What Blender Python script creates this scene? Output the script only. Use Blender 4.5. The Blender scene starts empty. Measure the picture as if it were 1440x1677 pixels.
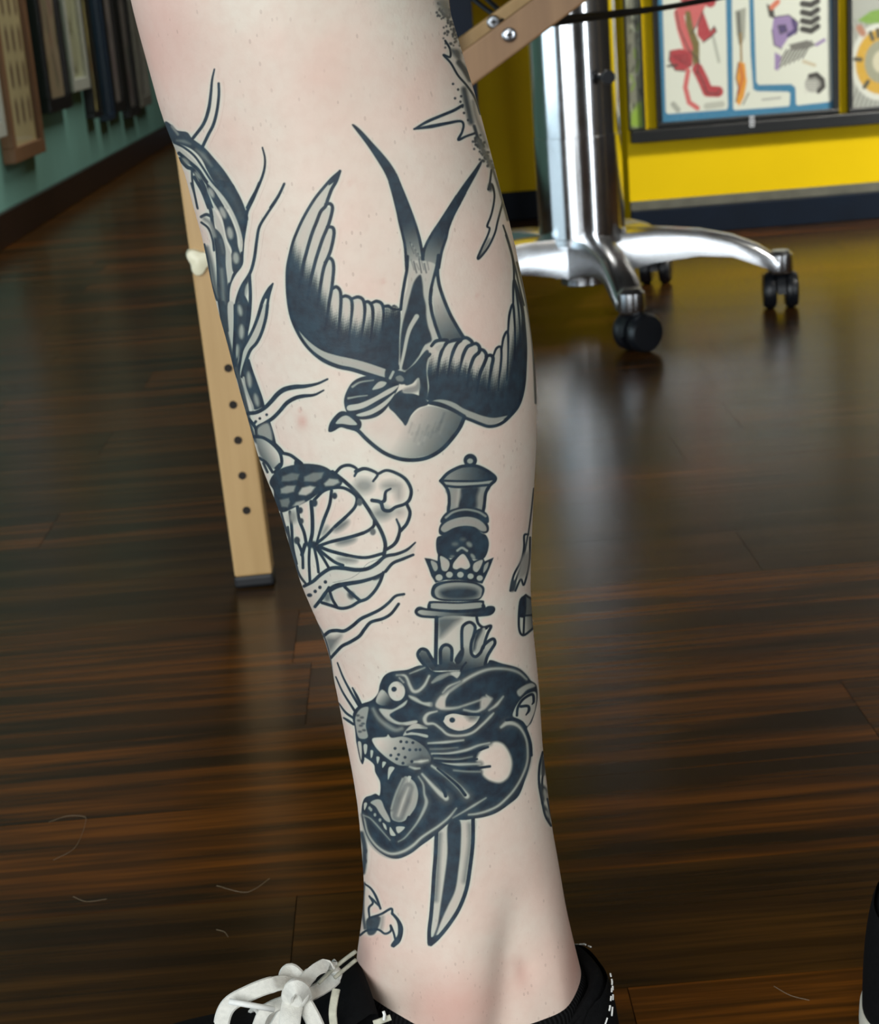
import bpy, bmesh, math, random
import numpy as np
from mathutils import Vector, Matrix

scene = bpy.context.scene
COL = scene.collection

# ---------------------------------------------------------------- camera
FPX, PPX, PPY = 2800.0, 720.0, 838.5           # focal length and centre for a 1440 x 1677 frame
CAM_H = 0.45
PITCH = math.atan(823.9 / FPX); ROLL = math.atan(.08); AZ = 0.0118
_fw = np.array([math.sin(AZ) * math.cos(PITCH), math.cos(AZ) * math.cos(PITCH), -math.sin(PITCH)])
_r0 = np.array([math.cos(AZ), -math.sin(AZ), 0.0]); _u0 = np.cross(_r0, _fw)
CR = _r0 * math.cos(ROLL) - _u0 * math.sin(ROLL); CU = _u0 * math.cos(ROLL) + _r0 * math.sin(ROLL); CF = _fw
CAMP = np.array([0.0, 0.0, CAM_H])
cam_d = bpy.data.cameras.new('camera'); cam = bpy.data.objects.new('camera', cam_d); COL.objects.link(cam)
m = Matrix.Identity(4)
for i in range(3):
    m[i][0], m[i][1], m[i][2], m[i][3] = CR[i], CU[i], -CF[i], CAMP[i]
cam.matrix_world = m
cam_d.sensor_fit = 'HORIZONTAL'; cam_d.sensor_width = 36; cam_d.lens = FPX / 1440 * 36
cam_d.clip_start = .02; cam_d.clip_end = 60
cam_d.dof.use_dof = True; cam_d.dof.focus_distance = .60; cam_d.dof.aperture_fstop = 40
scene.camera = cam

# ---------------------------------------------------------------- light
world = bpy.data.worlds.new('daylight'); scene.world = world; world.use_nodes = True
bg = world.node_tree.nodes['Background']; bg.inputs[0].default_value = (.62, .78, 1.0, 1); bg.inputs[1].default_value = .3

def area(name, loc, target, sx, sy, power, color):
    d = bpy.data.lights.new(name, 'AREA'); d.shape = 'RECTANGLE'; d.size = sx; d.size_y = sy; d.energy = power; d.color = color
    o = bpy.data.objects.new(name, d); COL.objects.link(o); o.location = loc
    o.rotation_euler = (Vector(target) - Vector(loc)).to_track_quat('-Z', 'Y').to_euler()
    return o
area('shop_window_light', (-1.5, -2.9, 1.26), (.1, 1.2, 1.26), 3.2, 2.4, 132, (.92, .97, 1.0))
area('side_window_light', (-3.7, 1.0, .80), (.3, 1.0, .80), 3.6, 1.5, 40, (.70, .89, 1.0))
area('narrow_window_light', (3.1, -2.4, 1.1), (.3, 2.2, 1.1), .45, 2.1, 38, (.9, .96, 1.0))
_l = area('yellow_wall_fill_light', (2.3, 1.1, 2.3), (.95, 3.27, .15), .6, .4, 11, (1.0, .95, .86)); _l.data.spread = math.radians(60)  # added spot, brightens only the yellow wall
area('front_fill_light', (.2, -.5, 2.62), (.1, .3, 0), 1.2, .6, 9, (1.0, .94, .86))  # added soft fill for general brightness around the leg
area('left_wall_fill_light', (.1, 5.2, 2.62), (-.3, 5.2, 0), .6, 1.8, 46, (1.0, .95, .86))  # added fill that brightens the teal wall and its frames

vs = scene.view_settings
vs.view_transform = 'Standard'; vs.look = 'None'; vs.gamma = 1.0; vs.use_curve_mapping = False; vs.exposure = 0.40
scene.cycles.max_bounces = 8; scene.cycles.use_denoising = True
# ---------------------------------------------------------------- helpers
def to_px(P):
    d = np.asarray(P, float) - CAMP; z = d @ CF
    return PPX + FPX * (d @ CR) / z, PPY - FPX * (d @ CU) / z
def _ray(x, y): return CF * FPX + CR * (x - PPX) - CU * (y - PPY)
def atY(x, y, Y): d = _ray(x, y); return CAMP + d * (Y / d[1])
def atX(x, y, X): d = _ray(x, y); return CAMP + d * (X / d[0])
def atZ(x, y, Z=0.0): d = _ray(x, y); return CAMP + d * ((Z - CAM_H) / d[2])

def link(name, me, mat=None, parent=None, smooth=False):
    o = bpy.data.objects.new(name, me); COL.objects.link(o)
    if mat is not None and not me.materials: me.materials.append(mat)
    if smooth: me.polygons.foreach_set('use_smooth', [True] * len(me.polygons))
    if parent is not None: o.parent = parent
    return o
def thing(name, label, cat, loc=(0, 0, 0), group=None):
    o = bpy.data.objects.new(name, None); COL.objects.link(o); o.location = loc; o.empty_display_size = .05
    return tag(o, label, cat, group)
def tag(o, label=None, cat=None, group=None, kind=None):
    if label: o['label'] = label
    if cat: o['category'] = cat
    if group: o['group'] = group
    if kind: o['kind'] = kind
    return o
def adopt(child, parent):
    child.parent = parent; child.matrix_parent_inverse = Matrix.Translation(parent.location).inverted(); return child

class MB:
    """collects shapes into one bmesh, world coordinates"""
    def __init__(s): s.bm = bmesh.new()
    def box(s, c, size, rot=None, bevel=0.0, seg=2):
        b = bmesh.new(); bmesh.ops.create_cube(b, size=1)
        bmesh.ops.scale(b, vec=size, verts=b.verts)
        if bevel: bmesh.ops.bevel(b, geom=b.edges[:], offset=bevel, segments=seg, profile=.5, affect='EDGES')
        M = Matrix.Translation(c) @ (rot.to_4x4() if rot is not None else Matrix.Identity(4))
        bmesh.ops.transform(b, matrix=M, verts=b.verts); s._add(b); return s
    def _add(s, b):
        me = bpy.data.meshes.new('t'); b.to_mesh(me); b.free(); s.bm.from_mesh(me); bpy.data.meshes.remove(me)
    def grid(s, rows, closed=False, caps=False):
        """rows: list of lists of points, quads between them"""
        V = [[s.bm.verts.new(p) for p in r] for r in rows]
        n = len(rows[0])
        for a, b in zip(V[:-1], V[1:]):
            for i in range(n if closed else n - 1):
                j = (i + 1) % n
                s.bm.faces.new((a[i], a[j], b[j], b[i]))
        if caps:
            s.bm.faces.new(V[0][::-1]); s.bm.faces.new(V[-1])
        return s
    def tube(s, pts, r, n=10, caps=True):
        pts = [Vector(p) for p in pts]; rr = r if isinstance(r, (list, tuple)) else [r] * len(pts)
        rows = []; up = None
        for i, p in enumerate(pts):
            t = (pts[min(i + 1, len(pts) - 1)] - pts[max(i - 1, 0)]).normalized()
            if up is None: up = t.orthogonal().normalized()
            e1 = (up - t * up.dot(t)).normalized(); e2 = t.cross(e1); up = e1
            rows.append([p + (e1 * math.cos(a) + e2 * math.sin(a)) * rr[i] for a in [k * math.tau / n for k in range(n)]])
        return s.grid(rows, True, caps)
    def ribbon(s, pts, w, th, facing, n=None):
        """flat strip along pts; facing: vector or list = normal of the flat side"""
        pts = smooth_path(pts, n or 6); rows = []
        for i, p in enumerate(pts):
            t = (pts[min(i + 1, len(pts) - 1)] - pts[max(i - 1, 0)]).normalized()
            nn = facing[min(int(i * len(facing) / len(pts)), len(facing) - 1)] if isinstance(facing, list) else facing
            nn = Vector(nn); nn = (nn - t * nn.dot(t)).normalized(); b = t.cross(nn)
            h = w / 2; q = th / 2
            rows.append([p + b * h * .82 + nn * q, p + b * h + nn * 0, p + b * h * .82 - nn * q, p - b * h * .82 - nn * q, p - b * h + nn * 0, p - b * h * .82 + nn * q])
        return s.grid(rows, True, True)
    def lathe(s, prof, c, axis=(0, 0, 1), n=32, caps=True):
        ax = Vector(axis).normalized(); e1 = ax.orthogonal().normalized(); e2 = ax.cross(e1); c = Vector(c)
        rows = [[c + ax * z + (e1 * math.cos(a) + e2 * math.sin(a)) * r for a in [k * math.tau / n for k in range(n)]] for r, z in prof]
        return s.grid(rows, True, caps)
    def build(s, name, mat, parent=None, smooth=False, angle=None):
        bmesh.ops.recalc_face_normals(s.bm, faces=s.bm.faces[:])
        me = bpy.data.meshes.new(name); s.bm.to_mesh(me); s.bm.free(); me.materials.append(mat)
        if smooth:
            me.polygons.foreach_set('use_smooth', [True] * len(me.polygons))
            if angle: me.set_sharp_from_angle(angle=math.radians(angle))
        o = bpy.data.objects.new(name, me); COL.objects.link(o)
        if parent is not None:
            if parent.type == 'EMPTY': adopt(o, parent)
            else: o.parent = parent
        return o
def smooth_path(pts, n=6):
    P = [Vector(p) for p in pts]
    if len(P) < 3: return P
    Q = [P[0] * 2 - P[1]] + P + [P[-1] * 2 - P[-2]]; out = []
    for i in range(len(P) - 1):
        a, b, c, d = Q[i:i + 4]
        for k in range(n):
            t = k / n
            out.append((b * 2 + (c - a) * t + (a * 2 - b * 5 + c * 4 - d) * t * t + (b * 3 - a - c * 3 + d) * t ** 3) * .5)
    return out + [P[-1]]

# ---------------------------------------------------------------- materials
def srgb(r, g, b):
    f = lambda c: c / 255 / 12.92 if c / 255 <= .04045 else ((c / 255 + .055) / 1.055) ** 2.4
    return (f(r), f(g), f(b), 1)
def nodes_of(name):
    m = bpy.data.materials.new(name); m.use_nodes = True; nt = m.node_tree
    return m, nt, nt.nodes['Principled BSDF']
def N(nt, t, **kw):
    n = nt.nodes.new(t)
    for k, v in kw.items():
        if k in n.inputs: n.inputs[k].default_value = v
        else: setattr(n, k, v)
    return n
def mixc(nt, fac, a, b):
    n = nt.nodes.new('ShaderNodeMix'); n.data_type = 'RGBA'
    for s, v in ((n.inputs[0], fac), (n.inputs[6], a), (n.inputs[7], b)):
        if isinstance(v, bpy.types.NodeSocket): nt.links.new(v, s)
        else: s.default_value = v
    return n.outputs[2]
def math_n(nt, op, a, b=None, c=None, clamp=False):
    n = nt.nodes.new('ShaderNodeMath'); n.operation = op; n.use_clamp = clamp
    for s, v in zip(n.inputs, (a, b, c)):
        if v is None: continue
        if isinstance(v, bpy.types.NodeSocket): nt.links.new(v, s)
        else: s.default_value = v
    return n.outputs[0]
def noise(nt, scale=5.0, detail=3.0, vec=None, rough=.5):
    n = nt.nodes.new('ShaderNodeTexNoise'); n.inputs['Scale'].default_value = scale; n.inputs['Detail'].default_value = detail; n.inputs['Roughness'].default_value = rough
    if vec is None:
        g = nt.nodes.new('ShaderNodeNewGeometry'); vec = g.outputs['Position']
    nt.links.new(vec, n.inputs['Vector']); return n.outputs['Fac']
def ramp(nt, fac, stops):
    n = nt.nodes.new('ShaderNodeValToRGB'); cr = n.color_ramp
    while len(cr.elements) < len(stops): cr.elements.new(.5)
    for e, (p, c) in zip(cr.elements, stops): e.position = p; e.color = c
    nt.links.new(fac, n.inputs[0]); return n.outputs[0]
def bump(nt, bs, h, strength=.3, dist=.001):
    b = nt.nodes.new('ShaderNodeBump'); b.inputs['Strength'].default_value = strength; b.inputs['Distance'].default_value = dist
    nt.links.new(h, b.inputs['Height']); nt.links.new(b.outputs[0], bs.inputs['Normal'])
def mat(name, col, rough=.5, metal=0.0, var=.15, scale=30.0, bmp=0.0, dist=.0005, coat=0.0):
    m, nt, bs = nodes_of(name)
    f = noise(nt, scale, 4)
    dk = tuple(c * (1 - var) for c in col[:3]) + (1,); lt = tuple(min(1, c * (1 + var)) for c in col[:3]) + (1,)
    nt.links.new(ramp(nt, f, [(.3, dk), (.7, lt)]), bs.inputs['Base Color'])
    bs.inputs['Roughness'].default_value = rough; bs.inputs['Metallic'].default_value = metal
    if coat: bs.inputs['Coat Weight'].default_value = coat; bs.inputs['Coat Roughness'].default_value = .1
    if bmp: bump(nt, bs, noise(nt, scale * 4, 3), bmp, dist)
    return m
def scaled_pos(nt, sx, sy, sz, jitter=False):
    g = nt.nodes.new('ShaderNodeNewGeometry'); v = nt.nodes.new('ShaderNodeVectorMath'); v.operation = 'MULTIPLY'
    nt.links.new(g.outputs['Position'], v.inputs[0]); v.inputs[1].default_value = (sx, sy, sz)
    if not jitter: return v.outputs[0]
    oi = nt.nodes.new('ShaderNodeObjectInfo'); a = nt.nodes.new('ShaderNodeVectorMath'); a.operation = 'ADD'
    k = math_n(nt, 'MULTIPLY', oi.outputs['Random'], 50.0); cx = nt.nodes.new('ShaderNodeCombineXYZ')
    nt.links.new(k, cx.inputs[0]); nt.links.new(k, cx.inputs[2]); nt.links.new(v.outputs[0], a.inputs[0]); nt.links.new(cx.outputs[0], a.inputs[1])
    return a.outputs[0]

def make_floor_mat():
    m, nt, bs = nodes_of('dark_strand_wood')
    oi = nt.nodes.new('ShaderNodeObjectInfo')
    base = ramp(nt, oi.outputs['Color'], [(0.0, srgb(66, 49, 21)), (.3, srgb(86, 57, 20)), (.55, srgb(112, 65, 18)), (1.0, srgb(156, 90, 24))])
    streak = noise(nt, 1.0, 4, scaled_pos(nt, 2.2, 36, 36, True), .6)
    c = mixc(nt, ramp(nt, streak, [(.40, (0, 0, 0, 1)), (.60, (1, 1, 1, 1))]), srgb(40, 30, 13), base)
    st2 = noise(nt, 1.0, 4, scaled_pos(nt, 5, 130, 130, True), .6)
    c = mixc(nt, math_n(nt, 'MULTIPLY', ramp(nt, st2, [(.44, (1, 1, 1, 1)), (.60, (0, 0, 0, 1))]), .60), c, srgb(36, 26, 11))
    fine = noise(nt, 1.0, 5, scaled_pos(nt, 9, 420, 420, True), .6)
    c2 = mixc(nt, math_n(nt, 'MULTIPLY', ramp(nt, fine, [(.35, (0, 0, 0, 1)), (.75, (1, 1, 1, 1))]), .30), c, srgb(84, 52, 22))
    nt.links.new(c2, bs.inputs['Base Color'])
    nt.links.new(math_n(nt, 'MULTIPLY_ADD', fine, .10, .19), bs.inputs['Roughness'])
    bs.inputs['Specular IOR Level'].default_value = .22
    h = math_n(nt, 'ADD', fine, math_n(nt, 'MULTIPLY', streak, 1.2)); bump(nt, bs, h, .12, .0006)
    return m
def make_wood_mat(name, a, b, rough=.45):
    m, nt, bs = nodes_of(name)
    f = noise(nt, 1.0, 4, scaled_pos(nt, 90, 90, 6))
    nt.links.new(ramp(nt, f, [(.3, a), (.7, b)]), bs.inputs['Base Color']); bs.inputs['Roughness'].default_value = rough
    return m
def make_chrome(name, rough=.12, col=(.72, .74, .76, 1)):
    m, nt, bs = nodes_of(name)
    f = noise(nt, 60, 3); bs.inputs['Base Color'].default_value = col; bs.inputs['Metallic'].default_value = 1
    nt.links.new(math_n(nt, 'MULTIPLY_ADD', f, .08, rough), bs.inputs['Roughness']); return m
def make_print_mat(name, rough=.35):
    m, nt, bs = nodes_of(name)
    a = nt.nodes.new('ShaderNodeAttribute'); a.attribute_name = 'print'
    f = noise(nt, 180, 2)
    nt.links.new(mixc(nt, math_n(nt, 'MULTIPLY', f, .12), a.outputs['Color'], (.75, .72, .62, 1)), bs.inputs['Base Color'])
    bs.inputs['Roughness'].default_value = rough; bs.inputs['Coat Weight'].default_value = .4; bs.inputs['Coat Roughness'].default_value = .05
    return m
def make_skin_mat():
    m, nt, bs = nodes_of('tattooed_skin')
    at = {}
    for k in ('ink', 'halo', 'blush'):
        a = nt.nodes.new('ShaderNodeAttribute'); a.attribute_name = k; at[k] = a.outputs['Fac']
    n1 = noise(nt, 38, 3); n2 = noise(nt, 260, 3)
    skin = mixc(nt, ramp(nt, n1, [(.35, (0, 0, 0, 1)), (.65, (1, 1, 1, 1))]), srgb(220, 198, 182), srgb(216, 206, 190))
    skin = mixc(nt, math_n(nt, 'MULTIPLY', ramp(nt, n2, [(.4, (0, 0, 0, 1)), (.7, (1, 1, 1, 1))]), .25), skin, srgb(204, 178, 162))
    skin = mixc(nt, math_n(nt, 'MULTIPLY', ramp(nt, noise(nt, 16, 2), [(.42, (0, 0, 0, 1)), (.68, (1, 1, 1, 1))]), .28), skin, srgb(214, 172, 156))
    skin = mixc(nt, at['blush'], skin, srgb(196, 132, 118))
    # hair follicles
    v = nt.nodes.new('ShaderNodeTexVoronoi'); v.inputs['Scale'].default_value = 400; v.inputs['Randomness'].default_value = 1.0
    nt.links.new(scaled_pos(nt, 1, 1, .55), v.inputs['Vector'])
    n3 = noise(nt, 90, 2)
    fol = math_n(nt, 'MULTIPLY', math_n(nt, 'LESS_THAN', v.outputs['Distance'], .16), ramp(nt, n3, [(.42, (0, 0, 0, 1)), (.60, (1, 1, 1, 1))]))
    skin = mixc(nt, math_n(nt, 'MULTIPLY', fol, .26), skin, srgb(130, 100, 90))
    tint = mixc(nt, math_n(nt, 'MULTIPLY', at['halo'], 1.25, clamp=True), skin, srgb(190, 202, 186))
    inkc = mixc(nt, ramp(nt, n2, [(.35, (0, 0, 0, 1)), (.7, (1, 1, 1, 1))]), srgb(34, 42, 53), srgb(42, 60, 72))
    nt.links.new(mixc(nt, at['ink'], tint, inkc), bs.inputs['Base Color'])
    bs.inputs['Roughness'].default_value = .52; bs.inputs['Specular IOR Level'].default_value = .35
    bump(nt, bs, math_n(nt, 'ADD', noise(nt, 900, 3), math_n(nt, 'MULTIPLY', n2, .8)), .10, .0006)
    return m

M = {}
M['floor'] = make_floor_mat()
M['yellow'] = mat('yellow_paint', srgb(226, 192, 0), .55, var=.04, scale=6)
M['yellow'].node_tree.nodes['Principled BSDF'].inputs['Specular IOR Level'].default_value = .15
M['plaster'] = mat('dark_plaster', srgb(66, 58, 50), .8, var=.05, scale=4)
M['teal'] = mat('teal_wall_paint', srgb(116, 166, 156), .6, var=.05, scale=5)
M['navy'] = mat('navy_paint', srgb(5, 18, 33), .5, var=.2, scale=14)
M['navy'].node_tree.nodes['Principled BSDF'].inputs['Specular IOR Level'].default_value = .2
M['grey_strip'] = mat('grey_caulk_strip', srgb(92, 92, 80), .6, var=.2, scale=30)
M['dark_wood'] = make_wood_mat('dark_baseboard_wood', srgb(26, 17, 12), srgb(40, 27, 18), .35)
M['ceiling'] = mat('dark_ceiling_paint', srgb(58, 54, 50), .8, var=.03, scale=3)
M['beech'] = make_wood_mat('beech_wood', srgb(176, 142, 92), srgb(190, 156, 106), .5)
M['beech_shaded'] = make_wood_mat('shaded_beech_wood', srgb(140, 108, 78), srgb(156, 122, 88), .45)  # beech darkened in colour for the shaded front of the brace
M['black_rubber'] = mat('black_rubber', srgb(20, 21, 24), .55, var=.25, scale=60)
M['black_plastic'] = mat('black_plastic', srgb(17, 20, 25), .38, var=.2, scale=40)
M['hole'] = mat('hole_shade', srgb(30, 22, 14), .8, var=.3, scale=60)  # dark colour stands in for shade inside bolt holes and screw slots
M['cream_plastic'] = mat('cream_plastic', srgb(226, 220, 190), .4, var=.06, scale=80, bmp=.3)
M['chrome'] = make_chrome('polished_chrome', .10)
M['steel'] = make_chrome('brushed_aluminium', .2, (.66, .68, .70, 1))
M['zinc'] = make_chrome('zinc_screw', .25, (.75, .80, .85, 1))
M['vinyl'] = mat('black_vinyl', srgb(24, 26, 30), .45, var=.15, scale=40, bmp=.2)
M['frame_black'] = mat('black_frame_lacquer', srgb(16, 18, 18), .35, var=.2, scale=30)
M['frame_brown'] = make_wood_mat('brown_frame_wood', srgb(112, 82, 56), srgb(134, 102, 72), .5)
M['frame_blue'] = mat('dark_blue_frame', srgb(26, 46, 66), .4, var=.15, scale=30)
M['frame_grey'] = mat('grey_frame', srgb(104, 104, 96), .5, var=.1, scale=30)
M['frame_white'] = mat('pale_frame', srgb(176, 182, 172), .5, var=.06, scale=30)
M['print'] = make_print_mat('printed_flash_sheet')
M['canvas_black'] = mat('black_canvas', srgb(11, 11, 12), .85, var=.3, scale=500, bmp=.5, dist=.0004)
M['canvas_black'].node_tree.nodes['Principled BSDF'].inputs['Specular IOR Level'].default_value = .12
M['white_rubber'] = mat('off_white_rubber', srgb(216, 212, 196), .55, var=.06, scale=60)
M['lace'] = mat('white_cotton_lace', srgb(216, 214, 204), .8, var=.07, scale=700, bmp=.6, dist=.0004)
M['scuffed_white'] = mat('scuffed_white_trim', srgb(176, 174, 156), .8, var=.3, scale=220, bmp=.5)
M['thread'] = mat('white_thread', srgb(226, 226, 220), .7, var=.08, scale=300)
M['white_label'] = mat('white_label', srgb(205, 210, 215), .5, var=.05, scale=60)
M['dust'] = mat('pale_lint', srgb(150, 132, 104), .9, var=.1, scale=300)
M['skin'] = make_skin_mat()

def make_sock_mat():
    m, nt, bs = nodes_of('black_ribbed_knit')
    a = nt.nodes.new('ShaderNodeAttribute'); a.attribute_name = 'rib'
    w = math_n(nt, 'SINE', a.outputs['Fac'])
    nt.links.new(ramp(nt, math_n(nt, 'MULTIPLY_ADD', w, .5, .5), [(.1, srgb(7, 7, 8)), (.8, srgb(19, 19, 20))]), bs.inputs['Base Color'])
    bs.inputs['Roughness'].default_value = .9; bs.inputs['Specular IOR Level'].default_value = .12; bump(nt, bs, math_n(nt, 'ADD', w, noise(nt, 900, 2)), .6, .0005); return m
M['sock'] = make_sock_mat()
# ---------------------------------------------------------------- ink drawing
# The tattoos are drawn as line work and shading on a flat canvas (units: skin map units),
# then carried by fine skin meshes as a density attribute.
CX0, CY0, CX1, CY1, CS = 200.0, -10.0, 940.0, 1600.0, 1.5
CW, CH = int((CX1 - CX0) * CS), int((CY1 - CY0) * CS)
INK = np.zeros((CH, CW), np.float32)
LABELS = ['swallow_tattoo', 'dagger_tattoo', 'dagger_blade_tattoo', 'panther_head_tattoo', 'dragon_tattoo', 'spiked_star_tattoo',
          'claw_tattoo', 'lantern_tattoo', 'chain_tattoo']
COV = np.zeros((len(LABELS), CH, CW), np.float32)
CUR = [0, 0.0, 0.0]           # label, origin x, origin y

def org(label, x, y):
    CUR[0] = LABELS.index(label); CUR[1] = x; CUR[2] = y

def spl(pts, closed=False, n=5, w=None):
    p = np.array(pts, float) / 6.0 + np.array([CUR[1], CUR[2]])
    m = len(p)
    if m < 3:
        return (p, np.array(w, float)) if w is not None else (p, None)
    if closed:
        q = np.vstack([p[-1], p, p[0], p[1]])
    else:
        q = np.vstack([2 * p[0] - p[1], p, 2 * p[-1] - p[-2]])
    t = np.linspace(0, 1, n, endpoint=False)[:, None]
    out = []; wo = []
    segs = m if closed else m - 1
    for i in range(segs):
        a, b, c, d = q[i], q[i + 1], q[i + 2], q[i + 3]
        out.append(0.5 * (2 * b + (c - a) * t + (2 * a - 5 * b + 4 * c - d) * t * t + (3 * b - a - 3 * c + d) * t ** 3))
        if w is not None:
            wo.append(w[i] + (w[i + 1] - w[i]) * t[:, 0])
    if not closed:
        out.append(p[-1:])
        if w is not None: wo.append(np.array([w[-1]], float))
    return np.vstack(out), (np.concatenate(wo) if w is not None else None)

def window(p, pad):
    i0 = max(0, int((p[:, 0].min() - pad - CX0) * CS)); i1 = min(CW, int((p[:, 0].max() + pad - CX0) * CS) + 2)
    j0 = max(0, int((p[:, 1].min() - pad - CY0) * CS)); j1 = min(CH, int((p[:, 1].max() + pad - CY0) * CS) + 2)
    if i1 <= i0 or j1 <= j0: return None
    gx, gy = np.meshgrid((np.arange(i0, i1) + .5) / CS + CX0, (np.arange(j0, j1) + .5) / CS + CY0)
    return (slice(j0, j1), slice(i0, i1)), gx.astype(np.float32), gy.astype(np.float32)

def put(sl, a, v):
    INK[sl] = INK[sl] * (1 - a) + v * a
    c = COV[CUR[0]]; c[sl] = np.maximum(c[sl], a)

SOFT = [False]
def stroke(pts, w=5.0, v=1.0, f=1.3, closed=False):
    if SOFT[0] and v < .5:
        SOFT[0] = False
        ww = [q * 2.1 for q in w] if not np.isscalar(w) else w * 2.1
        stroke(pts, ww, .74, 9, closed); stroke(pts, [q * .8 for q in w] if not np.isscalar(w) else w * .8, v, f * 1.35, closed)
        SOFT[0] = True; return
    _stroke(pts, w, v, f, closed)
def _stroke(pts, w, v, f, closed):
    """w: width in map units, number or list per point"""
    if np.isscalar(w): w = [w] * (len(pts) + (1 if closed else 0))
    elif len(w) == 2 and len(pts) > 2: w = list(np.linspace(w[0], w[1], len(pts)))
    elif len(w) == 3 and len(pts) > 3:
        h = len(pts) // 2
        w = list(np.linspace(w[0], w[1], h + 1)) + list(np.linspace(w[1], w[2], len(pts) - h))[1:]
    if closed: w = list(w) + [w[0]]
    p, ww = spl(pts, closed, 5, w)
    if closed: p = np.vstack([p, p[:1]]); ww = np.append(ww, ww[0])
    r = window(p, max(ww) / 2 + f + 1)
    if r is None: return
    sl, gx, gy = r
    best = np.full(gx.shape, 1e9, np.float32)
    for i in range(len(p) - 1):
        ax, ay = p[i]; dx, dy = p[i + 1] - p[i]
        L = dx * dx + dy * dy + 1e-9
        t = np.clip(((gx - ax) * dx + (gy - ay) * dy) / L, 0, 1)
        d = np.hypot(gx - ax - t * dx, gy - ay - t * dy) - (ww[i] + (ww[i + 1] - ww[i]) * t) / 2
        np.minimum(best, d, out=best)
    put(sl, np.clip(.5 - best / f, 0, 1), v)

def fill(pts, v=.9, f=1.3, g=None, smooth=True, fn=None):
    """v: value; g=(p0,v0,p1,v1) linear gradient in the same units as pts; fn(x,y) gives the value"""
    if smooth: p, _ = spl(pts, True)
    else: p = np.array(pts, float) / 6 + np.array([CUR[1], CUR[2]])
    r = window(p, f + 1)
    if r is None: return
    sl, gx, gy = r
    q = np.roll(p, -1, 0)
    best = np.full(gx.shape, 1e9, np.float32); ins = np.zeros(gx.shape, bool)
    for (ax, ay), (bx, by) in zip(p, q):
        dx, dy = bx - ax, by - ay
        L = dx * dx + dy * dy + 1e-9
        t = np.clip(((gx - ax) * dx + (gy - ay) * dy) / L, 0, 1)
        np.minimum(best, (gx - ax - t * dx) ** 2 + (gy - ay - t * dy) ** 2, out=best)
        if dy:
            c = ((ay > gy) != (by > gy)) & (gx < dx * (gy - ay) / dy + ax)
            ins ^= c
    d = np.sqrt(best); d[ins] *= -1
    if g is not None:
        p0 = np.array(g[0], float) / 6 + CUR[1:3]; p1 = np.array(g[2], float) / 6 + CUR[1:3]
        e = p1 - p0
        t = np.clip(((gx - p0[0]) * e[0] + (gy - p0[1]) * e[1]) / (e @ e), 0, 1)
        v = g[1] + (g[3] - g[1]) * t
    elif fn is not None:
        v = fn(gx, gy)
    put(sl, np.clip(.5 - d / f, 0, 1), v)

def blob(x, y, rx, ry=None, v=1.0, f=1.5, rot=0.0):
    ry = ry or rx
    c, s = math.cos(rot), math.sin(rot)
    fill([(x + rx * math.cos(a) * c - ry * math.sin(a) * s, y + rx * math.cos(a) * s + ry * math.sin(a) * c)
          for a in [k * math.tau / 10 for k in range(10)]], v, f)

def dots(pts, r=11, v=.95):
    for x, y in pts: blob(x, y, r, None, v, 1.5)

def hashn(a):
    return np.modf(np.abs(np.sin(a * 12.9898) * 43758.5453))[0]

def feather_fade(tab):
    tab = np.array(tab, float)
    def fn(x, y):
        a = np.interp(x, tab[:, 0], tab[:, 1]); b = np.interp(x, tab[:, 0], tab[:, 2])
        hatch = 4.5 * np.sin(y * 2.1 + x * .12 + 2 * np.sin(x * .31)) * np.sin(y * .73 + x * .05) + 3 * np.sin(x * .55 + y * .11) + 2.2 * np.sin(x * 1.7 + 1.3 * np.sin(y * .4))
        t = np.clip((y + hatch - a) / (b - a), 0, 1)
        return .12 + .78 * t * t * (3 - 2 * t)
    return fn

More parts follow.
